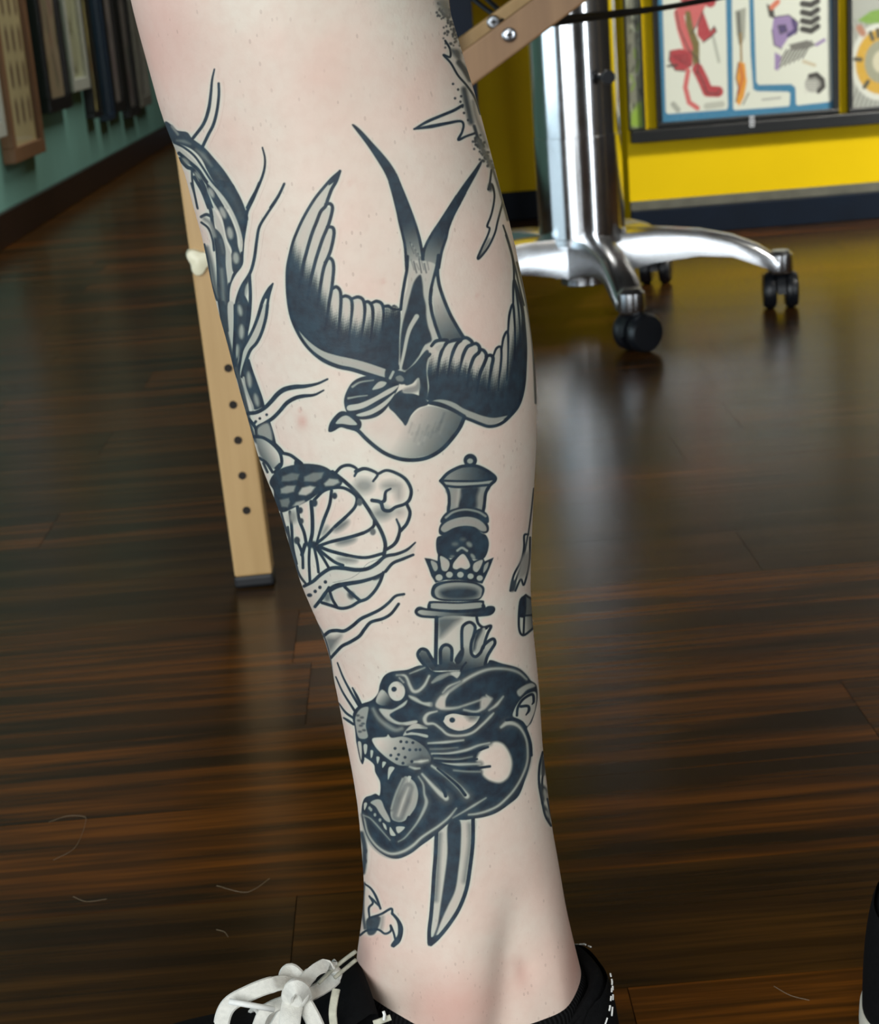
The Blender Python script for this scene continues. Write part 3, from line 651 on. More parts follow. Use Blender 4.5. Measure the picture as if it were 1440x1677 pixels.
    for t in ([(178, 85), (210, 85), (218, 170), (210, 262), (192, 190)], [(235, 110), (270, 110), (262, 190), (242, 195)], [(300, 165), (326, 168), (318, 225), (302, 236)], [(355, 228), (386, 235), (365, 298)], [(412, 278), (446, 286), (412, 338)], [(470, 335), (525, 338), (490, 400), (462, 455)], [(652, 425), (685, 430), (660, 485)],
              [(230, 690), (255, 680), (262, 700), (238, 755), (228, 740)], [(482, 920), (510, 960), (535, 1005), (490, 1005), (475, 960)], [(540, 920), (625, 925), (560, 985)], [(410, 880), (440, 900), (450, 950), (425, 930)]):
        fill(Mc(t), .14, 1.6)
    fill(Mc([(295, 680), (350, 648), (400, 660), (432, 740), (475, 830), (482, 872), (440, 860), (385, 790), (345, 720)]), f=2, g=((330, 670), .55, (460, 840), .25))
    for x, y in ((300, 750), (338, 800), (386, 852), (286, 735)): blob(x + 120, y + 780, 14, 18, .3, 2)
    stroke(Mc([(222, 808), (285, 832), (345, 890), (405, 962), (480, 1050)]), (2, 3, 1.5), .32, 2)
    # whiskers on the far side
    SOFT[0] = False
    stroke([(90, 90), (150, 230), (230, 370), (310, 500)], (2.5, 4, 4.5)); stroke([(70, 230), (140, 370), (230, 500), (265, 550)], (2.5, 4, 4.5))
    stroke([(248, 330), (290, 410), (330, 490)], (2.5, 4.5, 4)); stroke([(98, 490), (170, 575), (250, 625)], (2.5, 4, 4)); stroke([(150, 632), (195, 655), (255, 690)], (3, 4.5, 4))

def draw_dragon():
    S = 'dragon_tattoo'
    org(S, 260, 100)
    fill([(60, 600), (120, 622), (180, 680), (280, 700), (330, 760), (450, 850), (540, 950), (640, 1070), (720, 1190), (800, 1330), (850, 1450), (880, 1560), (800, 1600), (700, 1440), (640, 1340), (560, 1220), (480, 1080), (420, 960), (330, 870), (220, 820), (60, 760)], .86, 1.5)
    stroke([(370, 870), (440, 930), (520, 1030)], (3, 8, 3), .52, 6); stroke([(180, 780), (250, 790), (310, 815)], (3, 6, 3), .55, 4); stroke([(560, 1080), (640, 1190), (700, 1300), (760, 1420)], 8, .75, 7)
    stroke([(130, 640), (190, 720)], 4, .45, 3)
    fill([(60, 780), (150, 800), (250, 880), (350, 975), (430, 1085), (510, 1200), (600, 1320), (690, 1450), (560, 1460), (520, 1330), (420, 1200), (330, 1050), (220, 940), (80, 880)], .12, 1.5)
    stroke([(150, 800), (250, 850), (350, 930), (430, 1040), (510, 1165), (600, 1285), (690, 1440)], 3.5, .95)
    stroke([(200, 905), (300, 990), (385, 1065), (450, 1160), (530, 1275), (625, 1430)], 5.5, 1)
    stroke([(210, 960), (280, 1040), (340, 1070), (430, 1200), (480, 1330), (520, 1440)], 6, .95)
    for x, y, a in ((270, 985, .8), (385, 1125, .9), (515, 1290, 1.0), (580, 1400, 1)): blob(x, y, 48, 20, .42, 5, a)
    stroke([(325, 1060), (335, 1200), (380, 1440)], 3.2, .9); stroke([(350, 1140), (430, 1280), (492, 1440)], 5.5, .95)
    stroke([(548, 80), (525, 190), (512, 330), (490, 480), (440, 620), (340, 755)], (2.5, 5.5, 5)); stroke([(590, 220), (592, 330), (575, 480), (540, 620), (490, 720), (430, 845)], (4, 5, 5))
    stroke([(1020, 850), (1045, 960), (1035, 1080), (985, 1220), (910, 1360), (870, 1440)], (2.5, 4.5, 4.5)); stroke([(1235, 1205), (1180, 1320), (1100, 1440)], (3.5, 4.5, 4.5))
    org(S, 280, 300)
    fill([(440, -20), (600, 0), (660, 120), (730, 260), (752, 380), (725, 480), (705, 570), (662, 450), (622, 320), (560, 190)], .88, 1.5)
    stroke([(560, 60), (640, 200), (690, 340)], 9, .78, 7)
    stroke([(870, 0), (810, 150), (750, 280), (735, 400), (710, 560), (700, 700), (690, 800), (620, 900), (570, 1020), (560, 1200), (565, 1320), (580, 1440)], 5)
    stroke([(1112, 10), (1040, 160), (940, 310), (870, 430), (845, 560), (820, 740), (780, 880), (700, 1010), (650, 1150), (632, 1300), (635, 1440)], (3.5, 5, 4.5))
    fill([(350, 20), (430, 120), (560, 290), (640, 480), (660, 620), (690, 720), (680, 820), (620, 880), (580, 760), (600, 660), (550, 540), (500, 330), (400, 150)], .9, 2)
    for x, y, rx, ry, a in ((395, 95, 24, 52, -.5), (512, 290, 28, 62, -.4), (582, 490, 30, 62, -.2), (640, 735, 32, 58, -.1)): blob(x, y, rx, ry, .3, 5, a)
    stroke([(380, 0), (500, 130), (590, 270), (655, 420), (692, 560), (690, 660)], 5, .12, 2)
    fill([(400, 240), (450, 300), (510, 430), (540, 580), (590, 690), (600, 800), (605, 890), (570, 980), (545, 780), (520, 610), (460, 460), (410, 340)], .14, 2)
    stroke([(270, 0), (340, 130), (390, 260), (410, 400), (440, 550), (458, 700), (468, 900), (470, 1100), (490, 1250), (520, 1440)], 5.5, .95)
    fill([(420, 450), (490, 500), (535, 640), (540, 800), (560, 1000), (565, 1200), (580, 1440), (500, 1440), (482, 1200), (468, 900), (455, 650)], .84, 2)
    stroke([(500, 850), (510, 1000), (520, 1180)], 6, .55, 5); stroke([(490, 560), (515, 680)], 5, .7, 4)
    stroke([(300, 330), (350, 308), (405, 330)], 5, .9); stroke([(300, 385), (370, 445), (410, 550), (425, 660)], 3.5, .95)
    stroke([(350, 640), (395, 800), (430, 1000), (450, 1120)], 8, .6, 6); stroke([(330, 350), (390, 400), (430, 520)], 6, .42, 5)
    stroke([(200, 0), (235, 120), (265, 250)], 3, .9); stroke([(330, 600), (370, 780), (400, 980), (455, 1150)], 3, .85)
    stroke([(772, 900), (782, 1100), (772, 1300), (750, 1440)], 5.2)
    fill([(700, 1030), (765, 930), (748, 1010), (732, 1100), (770, 1200), (750, 1320), (740, 1440), (636, 1440), (640, 1300), (660, 1150)], .88, 1.8)
    blob(680, 1225, 22, 55, .28, 4, -.2); blob(742, 1050, 14, 60, .25, 3, .15); blob(692, 1400, 20, 50, .3, 4)
    stroke([(1002, 988), (960, 1040), (905, 1150), (860, 1300), (812, 1440)], (2.5, 5.5, 5)); stroke([(1002, 988), (960, 1130), (935, 1300), (900, 1440)], (2.5, 5.5, 5))
    fill([(1000, 992), (960, 1040), (925, 1110), (950, 1130)], 1, 1.5)
    org(S, 340, 500)
    fill([(200, -20), (275, 0), (265, 220), (262, 420), (262, 560), (240, 470), (210, 250)], .12, 2)
    stroke([(150, -20), (170, 200), (205, 380), (250, 560)], 8, .82, 3)
    fill([(280, 0), (405, 0), (385, 330), (335, 430), (300, 560), (320, 700), (290, 720), (262, 620), (270, 300)], .86, 2)
    for x, y, rx, ry, a in ((320, 50, 22, 55, -.2), (335, 260, 26, 72, 0), (292, 450, 20, 66, .05)): blob(x, y, rx, ry, .28, 5, a)
    stroke([(272, 0), (272, 200), (262, 450), (268, 600), (310, 740), (350, 900), (400, 1060)], 5, 1); stroke([(405, 0), (390, 200), (382, 350)], 4.6)
    fill([(530, 0), (590, 0), (570, 130), (530, 270), (480, 370), (420, 440), (380, 540), (340, 700), (320, 800), (300, 650), (325, 520), (345, 430), (395, 340), (445, 250), (495, 120)], .14, 1.6)
    stroke([(532, 0), (492, 130), (442, 250), (392, 345), (342, 440), (322, 540), (306, 650), (312, 740), (345, 860), (385, 1010)], 4.6)
    stroke([(590, 0), (572, 130), (532, 270), (482, 370), (422, 440), (382, 540), (352, 640), (340, 700)], 5)
    fill([(362, 620), (402, 540), (432, 640), (482, 780), (545, 970), (520, 1010), (450, 1020), (420, 920), (370, 780), (342, 700)], .88, 1.8)
    blob(410, 730, 24, 80, .32, 5, -.12); blob(482, 930, 24, 66, .35, 5, -.25)
    stroke([(355, 710), (380, 840), (440, 980), (450, 1050)], 3.5, .2, 2)
    stroke([(402, 540), (432, 640), (482, 780), (525, 900), (552, 1000)], 4.6)
    stroke([(280, 620), (340, 820), (380, 1000), (420, 1180), (470, 1320), (520, 1360)], 6, .75, 3)
    stroke([(1180, 725), (1080, 770), (960, 795), (860, 802), (760, 825), (690, 872), (630, 940), (560, 1010), (480, 1052), (400, 1062)], [3, 4, 6, 7.5, 8, 7.5, 7, 6, 6, 6])
    stroke([(1142, 835), (1050, 880), (940, 892), (860, 912), (780, 960), (710, 1040), (640, 1110), (560, 1160), (490, 1200), (482, 1270)], [2.5, 4, 6, 6.5, 6.5, 6, 6, 5.5, 5, 4])
    dots([(582, 1075), (515, 1112), (475, 1142), (465, 1155)], 13)
    stroke([(410, 1120), (470, 1200), (500, 1290), (620, 1330), (700, 1400), (735, 1440)], 5); stroke([(555, 1180), (540, 1260), (560, 1310)], 4); stroke([(600, 1150), (632, 1250), (655, 1345)], 5.5)
    fill([(500, 1200), (600, 1160), (640, 1320), (560, 1310), (500, 1290)], .35, 5)
    stroke([(500, 1280), (530, 1370)], 3, .7, 3)
    org(S, 400, 680)
    fill([(120, 220), (200, 230), (290, 290), (350, 370), (365, 440), (300, 530), (220, 470), (150, 380)], f=3, g=((320, 350), .0, (190, 420), .55))
    stroke([(100, 210), (190, 222), (280, 282), (348, 362), (370, 440), (360, 500), (300, 560)], 5); stroke([(370, 370), (450, 390), (510, 430), (565, 475)], 5.2)
    stroke([(150, 420), (220, 470), (280, 560)], 4.5, .9); stroke([(190, 470), (230, 560)], 4, .85); stroke([(310, 520), (350, 480)], 4, .95)
    fill([(500, 440), (545, 440), (580, 490), (500, 500)], 1, 1.6)
    fill([(250, 660), (300, 570), (400, 510), (560, 478), (700, 482), (800, 508), (880, 560), (965, 632), (945, 695), (860, 710), (740, 765), (640, 835), (520, 895), (400, 950), (345, 940), (300, 850), (290, 740)], .9, 1.5)
    for c_, v in (([(375, 600), (470, 565), (545, 578), (525, 635), (440, 650), (368, 650)], .55), ([(590, 605), (680, 562), (785, 560), (762, 620), (700, 655), (590, 650)], .5), ([(785, 672), (840, 620), (925, 630), (942, 660), (880, 692), (800, 697)], .28),
                  ([(358, 722), (420, 692), (508, 690), (490, 752), (420, 770), (362, 768)], .34), ([(535, 765), (570, 712), (650, 692), (702, 705), (660, 760), (610, 788), (540, 782)], .16), ([(348, 832), (440, 812), (452, 850), (430, 905), (368, 900)], .5), ([(478, 892), (510, 852), (592, 835), (602, 850), (540, 892)], .26)):
        fill(c_, v, 3.5, smooth=False)
    stroke([(870, 555), (980, 640), (1100, 750), (1200, 880), (1280, 1010), (1352, 1140), (1390, 1260), (1378, 1370)], 6)
    stroke([(690, 832), (780, 745), (880, 712), (980, 712), (1070, 758), (1112, 810), (1092, 900), (1000, 1000), (900, 1090), (800, 1190), (710, 1262)], 5)
    stroke([(862, 740), (842, 880), (782, 1040), (720, 1235)], (5, 5.5, 3.5)); stroke([(660, 850), (672, 1000), (672, 1150), (650, 1260)], 6)
    stroke([(525, 900), (540, 1020), (590, 1150), (612, 1260)], 5); stroke([(1285, 1020), (1272, 1090), (1180, 1150), (1020, 1200), (860, 1240), (740, 1282)], 5)
    stroke([(740, 1290), (850, 1330), (1020, 1370), (1200, 1392), (1370, 1352)], 5); stroke([(720, 1300), (800, 1370), (900, 1440), (980, 1470)], 5)
    stroke([(690, 1290), (722, 1440), (735, 1540)], 4.5); stroke([(710, 1300), (780, 1400), (840, 1500)], 4.5); stroke([(645, 1290), (640, 1440), (650, 1640)], 4.5)
    stroke([(450, 950), (468, 1100), (480, 1300), (515, 1460)], 4.6); stroke([(520, 1230), (572, 1360), (580, 1500)], 4.5); stroke([(600, 1270), (570, 1370)], 6)
    stroke([(365, 960), (400, 1090), (450, 1220), (490, 1400), (540, 1560), (610, 1660)], 4, .85); stroke([(430, 1100), (460, 1300), (520, 1500)], 4, .8)
    blob(672, 1270, 60, 34, .95, 4)
    for x, y, r, v in ((892, 790, 26, .88), (692, 862, 30, .88), (1138, 850, 30, .68), (552, 935, 26, .85), (562, 1040, 24, .82), (520, 1230, 30, .82), (1270, 1140, 28, .6)): blob(x, y, r, r * 1.2, v, 2.5)
    for x, y, rx, ry, v, a in ((960, 1085, 90, 34, .48, -.6), (1010, 1235, 100, 30, .5, -.25), (1020, 1415, 100, 26, .45, .1), (800, 1130, 50, 20, .4, -1), (480, 1000, 40, 60, .35, 0)): blob(x, y, rx, ry, v, 9, a)
    for s in ([(740, 1290), (850, 1330), (1020, 1370)], [(860, 1240), (1020, 1200), (1180, 1150)], [(900, 1090), (1000, 1000)]): stroke(s, 5)
    org(S, 480, 740)
    for x, y, rx, ry, v in ((700, 330, 90, 70, .36), (960, 330, 90, 40, .36), (1040, 400, 34, 70, .3), (880, 600, 90, 60, .42), (1040, 590, 50, 40, .25)): blob(x, y, rx, ry, v, 14)
    stroke([(420, 205), (480, 145), (560, 130), (632, 170), (608, 235)], (5, 5, 3.5)); stroke([(620, 190), (700, 162), (780, 182), (832, 220), (790, 285)], (6, 5, 3.5))
    stroke([(840, 212), (920, 180), (1020, 210), (1110, 272), (1160, 370), (1148, 460), (1100, 510), (1010, 540), (950, 576), (890, 562), (862, 492), (780, 472)], [4.5, 4.5, 5, 5.5, 5.5, 5.5, 5, 5, 5.5, 5.5, 6, 6])
    stroke([(960, 360), (912, 392), (902, 470), (875, 490)], (3, 6, 5)); stroke([(1122, 520), (1150, 600), (1120, 700), (1060, 772)], 5.4); stroke([(1018, 660), (1050, 750), (1030, 850), (990, 910), (925, 952)], (3, 6, 5))
    fill([(910, 1020), (830, 1090), (740, 1142), (630, 1152), (500, 1137), (380, 1142), (280, 1202), (200, 1270), (120, 1320), (60, 1400), (150, 1600), (280, 1450), (340, 1370), (430, 1312), (540, 1292), (680, 1272), (800, 1242), (900, 1182), (980, 1092), (1080, 1052), (1180, 1012), (1200, 895), (1120, 960), (1020, 1002)], .07, 1.5)
    stroke([(1202, 890), (1120, 960), (1020, 1000), (910, 1022), (830, 1090), (740, 1140), (630, 1152), (500, 1137), (380, 1142), (280, 1202), (200, 1272), (110, 1320)], [2.5, 4.5, 5, 5.5, 6, 6, 6.5, 6.5, 6, 6, 5.5, 5])
    stroke([(1182, 1010), (1080, 1050), (980, 1092), (900, 1182), (800, 1242), (680, 1272), (540, 1292), (430, 1312), (340, 1370), (280, 1445), (220, 1520)], [4, 5, 5, 5, 5.5, 6, 7, 7, 6, 5, 5])
    dots([(325, 1276), (270, 1330), (222, 1370)], 17); pass; blob(165, 1408, 26, 18, .95, 2)
    org(S, 460, 880)
    fill([(560, 480), (1010, 340), (980, 430), (930, 520), (860, 590), (780, 622), (700, 672), (610, 692), (520, 672), (420, 640), (470, 540)], .08, 1.5)
    blob(705, 560, 34, 40, .72, 5, -.6); blob(465, 585, 36, 44, .55, 7); blob(960, 390, 50, 14, .8, 3, -.4)
    stroke([(1012, 340), (982, 430), (930, 520), (860, 592), (780, 624), (700, 672), (610, 692), (520, 670), (410, 640)], 5)
    stroke([(1062, 170), (960, 210), (860, 250), (780, 342), (680, 402), (560, 432), (520, 440)], .01, 1); stroke([(1000, 350), (920, 390), (800, 425), (660, 450), (560, 478), (490, 520)], [4, 5, 6, 7, 7, 6])
    stroke([(640, 480), (720, 552), (792, 612)], 5); stroke([(490, 530), (520, 610), (560, 672)], 4.6); stroke([(480, 490), (420, 590), (340, 680)], 4.6)
    stroke([(1212, 555), (1130, 572), (1060, 640), (980, 702), (880, 752), (800, 792), (720, 862), (640, 912), (560, 910), (490, 922), (430, 965)], (4, 5.5, 5.5)); stroke([(1160, 650), (1090, 742), (1010, 790), (900, 822), (840, 890), (790, 960), (700, 1020), (620, 1062), (550, 1130), (500, 1182)], (4.5, 5.5, 5))
    fill([(450, 990), (540, 980), (610, 960), (560, 1040), (500, 1120), (470, 1090)], .5, 10)
    stroke([(350, 830), (430, 970), (490, 1170), (522, 1440)], 2.5, .8)

def draw_edges():
    S = 'spiked_star_tattoo'
    org(S, 660, 0)
    r = random.Random(4)
    for k in range(110):
        t = r.random(); x = 330 + 190 * t + r.gauss(60, 45) * (.4 + t); y = 40 + 470 * t + r.gauss(0, 40)
        blob(x, y, 8 + 5 * r.random(), None, .7, 2.2)
    fill([(330, 0), (440, 0), (470, 150), (400, 150)], .4, 12)
    stroke([(415, 400), (462, 482), (462, 560), (398, 540), (470, 620), (540, 740), (620, 832), (690, 932), (725, 1010), (760, 1120)], 3.4)
    fill([(470, 480), (560, 500), (560, 600), (480, 520)], .6, 6)
    stroke([(550, 615), (600, 680), (660, 780)], 9, .74, 4); stroke([(600, 880), (625, 1000), (650, 1110), (670, 1200)], 9, .72, 6)
    stroke([(690, 1000), (710, 1120), (760, 1260), (830, 1440)], 5, .4, 6); stroke([(700, 1240), (740, 1360), (790, 1440)], 5, .85, 3)
    stroke([(585, 1035), (500, 1085), (380, 1135), (240, 1195), (110, 1268)], [4.5, 4.8, 4.8, 4.8, 2.5]); stroke([(110, 1268), (280, 1242), (430, 1212), (560, 1190), (595, 1225), (580, 1300), (545, 1372), (620, 1340), (705, 1310)], [3, 6, 5, 4, 3.6, 3.6, 4.5, 3.6, 3.6])
    dots([(492, 825), (542, 880), (512, 966), (572, 946), (565, 1000), (585, 1050), (600, 1110), (640, 1180)], 12, .85)
    org(S, 640, 200)
    for k in range(60):
        t = r.random(); blob(840 + 130 * t + r.gauss(0, 22), 150 + 290 * t + r.gauss(0, 18), 10 + 5 * r.random(), None, .8, 2.2)
    stroke([(860, 180), (930, 320), (990, 430)], 7, .55, 6)
    stroke([(990, 470), (975, 590), (960, 660)], 3.2); stroke([(960, 660), (992, 612), (1018, 700), (1012, 800), (985, 920), (948, 1020), (972, 1045), (950, 1120), (895, 1240), (860, 1340), (950, 1240), (1020, 1100), (1050, 980), (1082, 860), (1100, 790)], [4, 4, 3, 3, 3, 3.4, 3, 3, 3.6, 5, 3.4, 3, 3, 3, 3])
    fill([(940, 1180), (975, 1150), (930, 1250), (870, 1320)], .5, 6)
    blob(978, 640, 22, 40, .8, 5); stroke([(1000, 450), (1060, 640), (1120, 850), (1150, 960)], 4, .7, 3)
    stroke([(1105, 1015), (1150, 1150), (1195, 1320), (1210, 1440), (1212, 1570)], (2.5, 3.5, 3.2)); stroke([(1130, 1110), (1180, 1270), (1225, 1440), (1260, 1600), (1310, 1800)], (2.5, 3, 2.5), .9)
    org(S, 640, 420)
    stroke([(1240, 60), (1330, 430), (1388, 800), (1410, 1100), (1425, 1440)], 3.5, .7, 2.5)
    S = 'lantern_tattoo'
    org(S, 650, 730)
    stroke([(1345, 420), (1315, 700), (1290, 880)], 2.4, .85); stroke([(1290, 870), (1252, 882), (1250, 1000), (1222, 1130), (1150, 1270), (1115, 1425)], 3.2)
    stroke([(1285, 890), (1262, 1020), (1240, 1130)], 2.4, .85); stroke([(1310, 900), (1300, 1150), (1250, 1365), (1218, 1310), (1165, 1425)], 3)
    stroke([(1230, 1170), (1180, 1290), (1140, 1410)], 3, .9); fill([(1130, 1320), (1170, 1340), (1160, 1420), (1115, 1425)], .8, 4); fill([(1225, 1100), (1300, 1050), (1280, 1250), (1190, 1300)], .3, 8)
    org(S, 650, 930)
    fill([(1265, 275), (1340, 320), (1340, 465), (1205, 472), (1215, 340)], .55, 2); fill([(1268, 275), (1262, 468), (1203, 472), (1215, 340)], .95, 2)
    fill([(1255, 472), (1345, 465), (1340, 590), (1250, 640)], f=2, g=((1260, 550), .1, (1340, 540), .6))
    stroke([(1268, 268), (1212, 335), (1200, 580), (1242, 662), (1345, 590)], 3.6); stroke([(1268, 268), (1345, 320)], 3.4); stroke([(1252, 470), (1245, 655)], 3.2); stroke([(1205, 474), (1345, 462)], 3.2)
    S = 'chain_tattoo'
    org(S, 690, 1200)
    stroke([(1195, 190), (1162, 330), (1158, 500), (1190, 690)], 3.6); stroke([(1215, 330), (1190, 450), (1195, 560), (1235, 640)], 3, .9)
    stroke([(1200, 250), (1198, 400)], 7, .7, 4); fill([(1160, 500), (1240, 560), (1220, 640), (1190, 690)], .75, 4); blob(1222, 610, 20, 60, .2, 4, -.2)
    stroke([(1190, 690), (1222, 820), (1275, 912)], 3.8); stroke([(1240, 650), (1262, 760), (1285, 850)], 3, .85); fill([(1195, 700), (1245, 760), (1270, 900), (1220, 810)], .7, 4); blob(1240, 800, 12, 40, .25, 3, -.4)
    S = 'claw_tattoo'
    org(S, 570, 1320)
    stroke([(140, 270), (170, 400), (165, 560), (150, 650)], 8, .82, 4); blob(180, 440, 16, 24, .85, 3); blob(176, 540, 16, 24, .85, 3)
    stroke([(170, 765), (232, 810), (282, 890), (325, 1005)], (2.5, 4, 3.6)); fill([(210, 878), (270, 922), (325, 1000), (262, 945), (245, 920)], .95, 1.6)
    stroke([(215, 885), (250, 950), (210, 1000), (215, 1090)], (3, 3.6, 3)); stroke([(160, 760), (150, 900), (150, 1050), (170, 1200)], 5, .72, 3)
    fill([(190, 1108), (325, 1088), (300, 1200), (255, 1262), (195, 1252)], .82, 2.5); stroke([(215, 1098), (330, 1060), (430, 1005), (442, 1058)], 3.6)
    stroke([(345, 1090), (340, 1150), (330, 1200)], 6, .3, 6)
    stroke([(440, 1050), (500, 1120), (532, 1200), (512, 1310), (455, 1370)], (4, 6.5, 5)); fill([(485, 1110), (535, 1200), (515, 1310), (450, 1378), (428, 1362), (462, 1310), (495, 1260), (498, 1180)], .93, 1.6)
    stroke([(120, 1270), (190, 1222), (300, 1212), (370, 1252), (428, 1222), (425, 1170), (455, 1240), (470, 1300)], 3.4)

def blur(a, r):
    """box blur three times, radius r in canvas samples"""
    for _ in range(3):
        for ax in (0, 1):
            n = a.shape[ax]
            pad = [(0, 0), (0, 0)]; pad[ax] = (r + 1, r)
            c = np.cumsum(np.pad(a, pad, mode='edge'), axis=ax, dtype=np.float64)
            if ax == 0: a = ((c[2 * r + 1:] - c[:-(2 * r + 1)]) / (2 * r + 1)).astype(np.float32)
            else: a = ((c[:, 2 * r + 1:] - c[:, :-(2 * r + 1)]) / (2 * r + 1)).astype(np.float32)
    return a

draw_edges(); draw_dragon(); draw_swallow(); draw_dagger(); draw_panther()
_e = blur(COV.max(0), 5)
HALO = blur(INK, 6) * np.clip((_e - .03) / .22, 0, 1)
LAB = np.full((CH, CW), -1, np.int8); _b = np.full((CH, CW), .006, np.float32)
for _i in range(len(LABELS)):
    _c = blur(COV[_i], 4) if COV[_i].any() else COV[_i]
    _m = _c > _b
    LAB[_m] = _i; _b[_m] = _c[_m]
del COV
# ---------------------------------------------------------------- the room
YW = 3.273; XL = -.91
def slab(name, c, size, m, bevel=0.0):
    o = MB().box(c, size, bevel=bevel).build(name, m); return tag(o, kind='structure')
floor = slab('floor', (.6, 2.2, -.03), (9.0, 13.0, .04), M['floor'])
# planks: rows of equal width, staggered end joints
PW = .1155; Y0P = 1.056 - 6 * PW; GAP = .0005; PLEN = .926
known = {0.825: -.55, 0.940: .27, 1.287: .269, 1.634: .268, 1.056: -.088, .709: -.083, 1.403: -.09, 1.518: -.355, 1.865: -.354, 2.211: -.35, 2.673: -.574, .593: .079}
rp = random.Random(11)
TONE = {.478: .5, .593: .85, .709: .25, .825: .6, .940: .55, 1.056: .5, 1.171: .62, 1.287: .22, 1.403: .15, 1.518: .5, 1.634: .35, 1.749: .45}
def plank_mesh(L):
    b = bmesh.new(); bmesh.ops.create_cube(b, size=1); bmesh.ops.scale(b, vec=(L - GAP, PW - GAP, .012), verts=b.verts)
    me = bpy.data.meshes.new('plank'); b.to_mesh(me); b.free(); me.materials.append(M['floor']); return me
full = plank_mesh(PLEN)
XR = 2.2
far = MB()
for k in range(-4, 60):
    y0 = Y0P + k * PW; yc = y0 + PW / 2
    if yc > 8: break
    j = next((v for q, v in known.items() if abs(q - y0) < .03), None)
    if j is None: j = [.31, -.12, -.62][k % 3] + rp.uniform(-.12, .12)
    xs = [j + n * PLEN for n in range(-4, 5)]
    for a in xs:
        l, r = max(a, XL), min(a + PLEN, XR)
        if r - l < .02: continue
        if y0 < 3.95:
            o = bpy.data.objects.new('plank', full if abs(r - l - PLEN) < 1e-6 else plank_mesh(r - l)); COL.objects.link(o)
            o.location = ((l + r) / 2, yc, -.006); o.parent = floor
            tn = next((v for q, v in TONE.items() if abs(q - y0) < .03), rp.uniform(.15, .6)); tn = min(1, max(0, tn + rp.uniform(-.14, .14))); o.color = (tn, tn, tn, 1)
        else:
            far.box(((l + r) / 2, yc, -.006), (r - l - GAP, PW - GAP, .012))
_f = tag(far.build('plank_rows', M['floor'], floor), kind='stuff'); _f.color = floor.color = (.35, .35, .35, 1)

slab('wall_left', (XL - .06, 5.6, .60), (.12, 6.4, 1.2), M['teal'])
slab('wall_left_upper_unseen', (XL - .06, 5.6, 1.95), (.12, 6.4, 1.5), M['plaster'])  # unseen upper part, made dark to dim its reflection in the floor
slab('wall_back', (1.5, 8.63, 1.35), (5.2, .1, 2.7), M['plaster'])
slab('ceiling', (.6, 2.7, 2.74), (9.0, 12.4, .08), M['ceiling'])
slab('wall_front', (.6, -3.45, 1.35), (9.0, .1, 2.7), M['plaster'])
slab('wall_side', (-3.85, 2.7, 1.35), (.1, 12.2, 2.7), M['plaster'])
slab('wall_far_right', (3.6, 2.7, 1.35), (.1, 12.2, 2.7), M['plaster'])
slab('baseboard_left', (XL + .009, 5.6, .038), (.018, 6.4, .076), M['dark_wood'], .003)
# yellow counter wall on the right with a knee recess beside it
XC = .447
slab('wall_right', ((XC + 2.6) / 2, YW + .3, .26), (2.6 - XC, .6, .52), M['yellow'])
slab('wall_upper_unseen', ((XC + 2.6) / 2, YW + .3, 1.12), (2.6 - XC, .58, 1.2), M['dark_wood'])  # unseen block added above the counter so the floor reflects something dark
slab('baseboard_right', ((XC + 2.6) / 2, YW - .006, .0255), (2.6 - XC, .012, .051), M['navy'], .002)
slab('trim_1', ((XC + 2.6) / 2, YW - .005, .060), (2.6 - XC, .011, .017), M['grey_strip'], .001)
slab('wall_recess', ((XC - .02) / 2 + .0, YW + .46, .55), (XC + .30, .06, 1.1), M['yellow'])
slab('baseboard_recess', ((XC - .02) / 2, YW + .424, .03), (XC + .30, .012, .06), M['navy'], .002)
slab('trim_2', (.143, YW + .2, .55), (.05, .56, 1.1), M['navy'], .003)
slab('recess_shade_roof', ((XC + .12) / 2, YW + .22, .80), (XC - .12, .44, .60), M['yellow'])  # unseen roof over the recess, set low to block light from it
# ---------------------------------------------------------------- the leg
YLEG = .60
LS = [(150, -420), (172, -250), (195, -120), (206, -50), (215, 0), (232, 65), (250, 130), (266, 190), (290, 247), (305, 283), (313, 322), (327, 367), (337, 408), (345, 455), (354, 490), (364, 530), (374, 560), (385, 610), (402, 667), (413, 706), (424, 748), (441, 790), (455, 824), (466, 860), (476, 895), (489, 940), (500, 970), (514, 998), (532, 1043), (542, 1076), (549, 1120), (556, 1148), (566, 1204), (577, 1258), (584, 1303), (588, 1330), (595, 1420), (597, 1450), (593, 1512), (586, 1552), (582, 1590), (582, 1640), (580, 1700), (576, 1760)]
RS = [(790, -420), (768, -250), (745, -120), (735, -50), (731, 0), (740, 30), (752, 67), (760, 100), (770, 127), (788, 190), (800, 238), (808, 265), (823, 325), (838, 375), (848, 426), (862, 487), (873, 570), (878, 625), (879, 670), (877, 740), (875, 775), (870, 880), (868, 955), (872, 1022), (880, 1095), (885, 1160), (888, 1218), (898, 1305), (903, 1348), (914, 1408), (927, 1487), (945, 1563), (956, 1606), (955, 1640), (944, 1700), (930, 1760)]
lw = np.array([atY(x, y, YLEG) for x, y in LS]); rw = np.array([atY(x, y, YLEG) for x, y in RS])
def sm_interp(z, P):
    o = np.argsort(P[:, 2]); zs, xs = P[o, 2], P[o, 0]
    return sum(np.interp(z + d, zs, xs) for d in (-.006, -.003, 0, .003, .006)) / 5
BZ = [(.03, .034), (.06, .036), (.085, .036), (.11, .034), (.15, .032), (.2, .035), (.26, .042), (.31, .047), (.36, .049), (.42, .05), (.47, .052), (.62, .062)]
BZ = np.array(BZ)
ZTOP, ZBOT = .565, .062

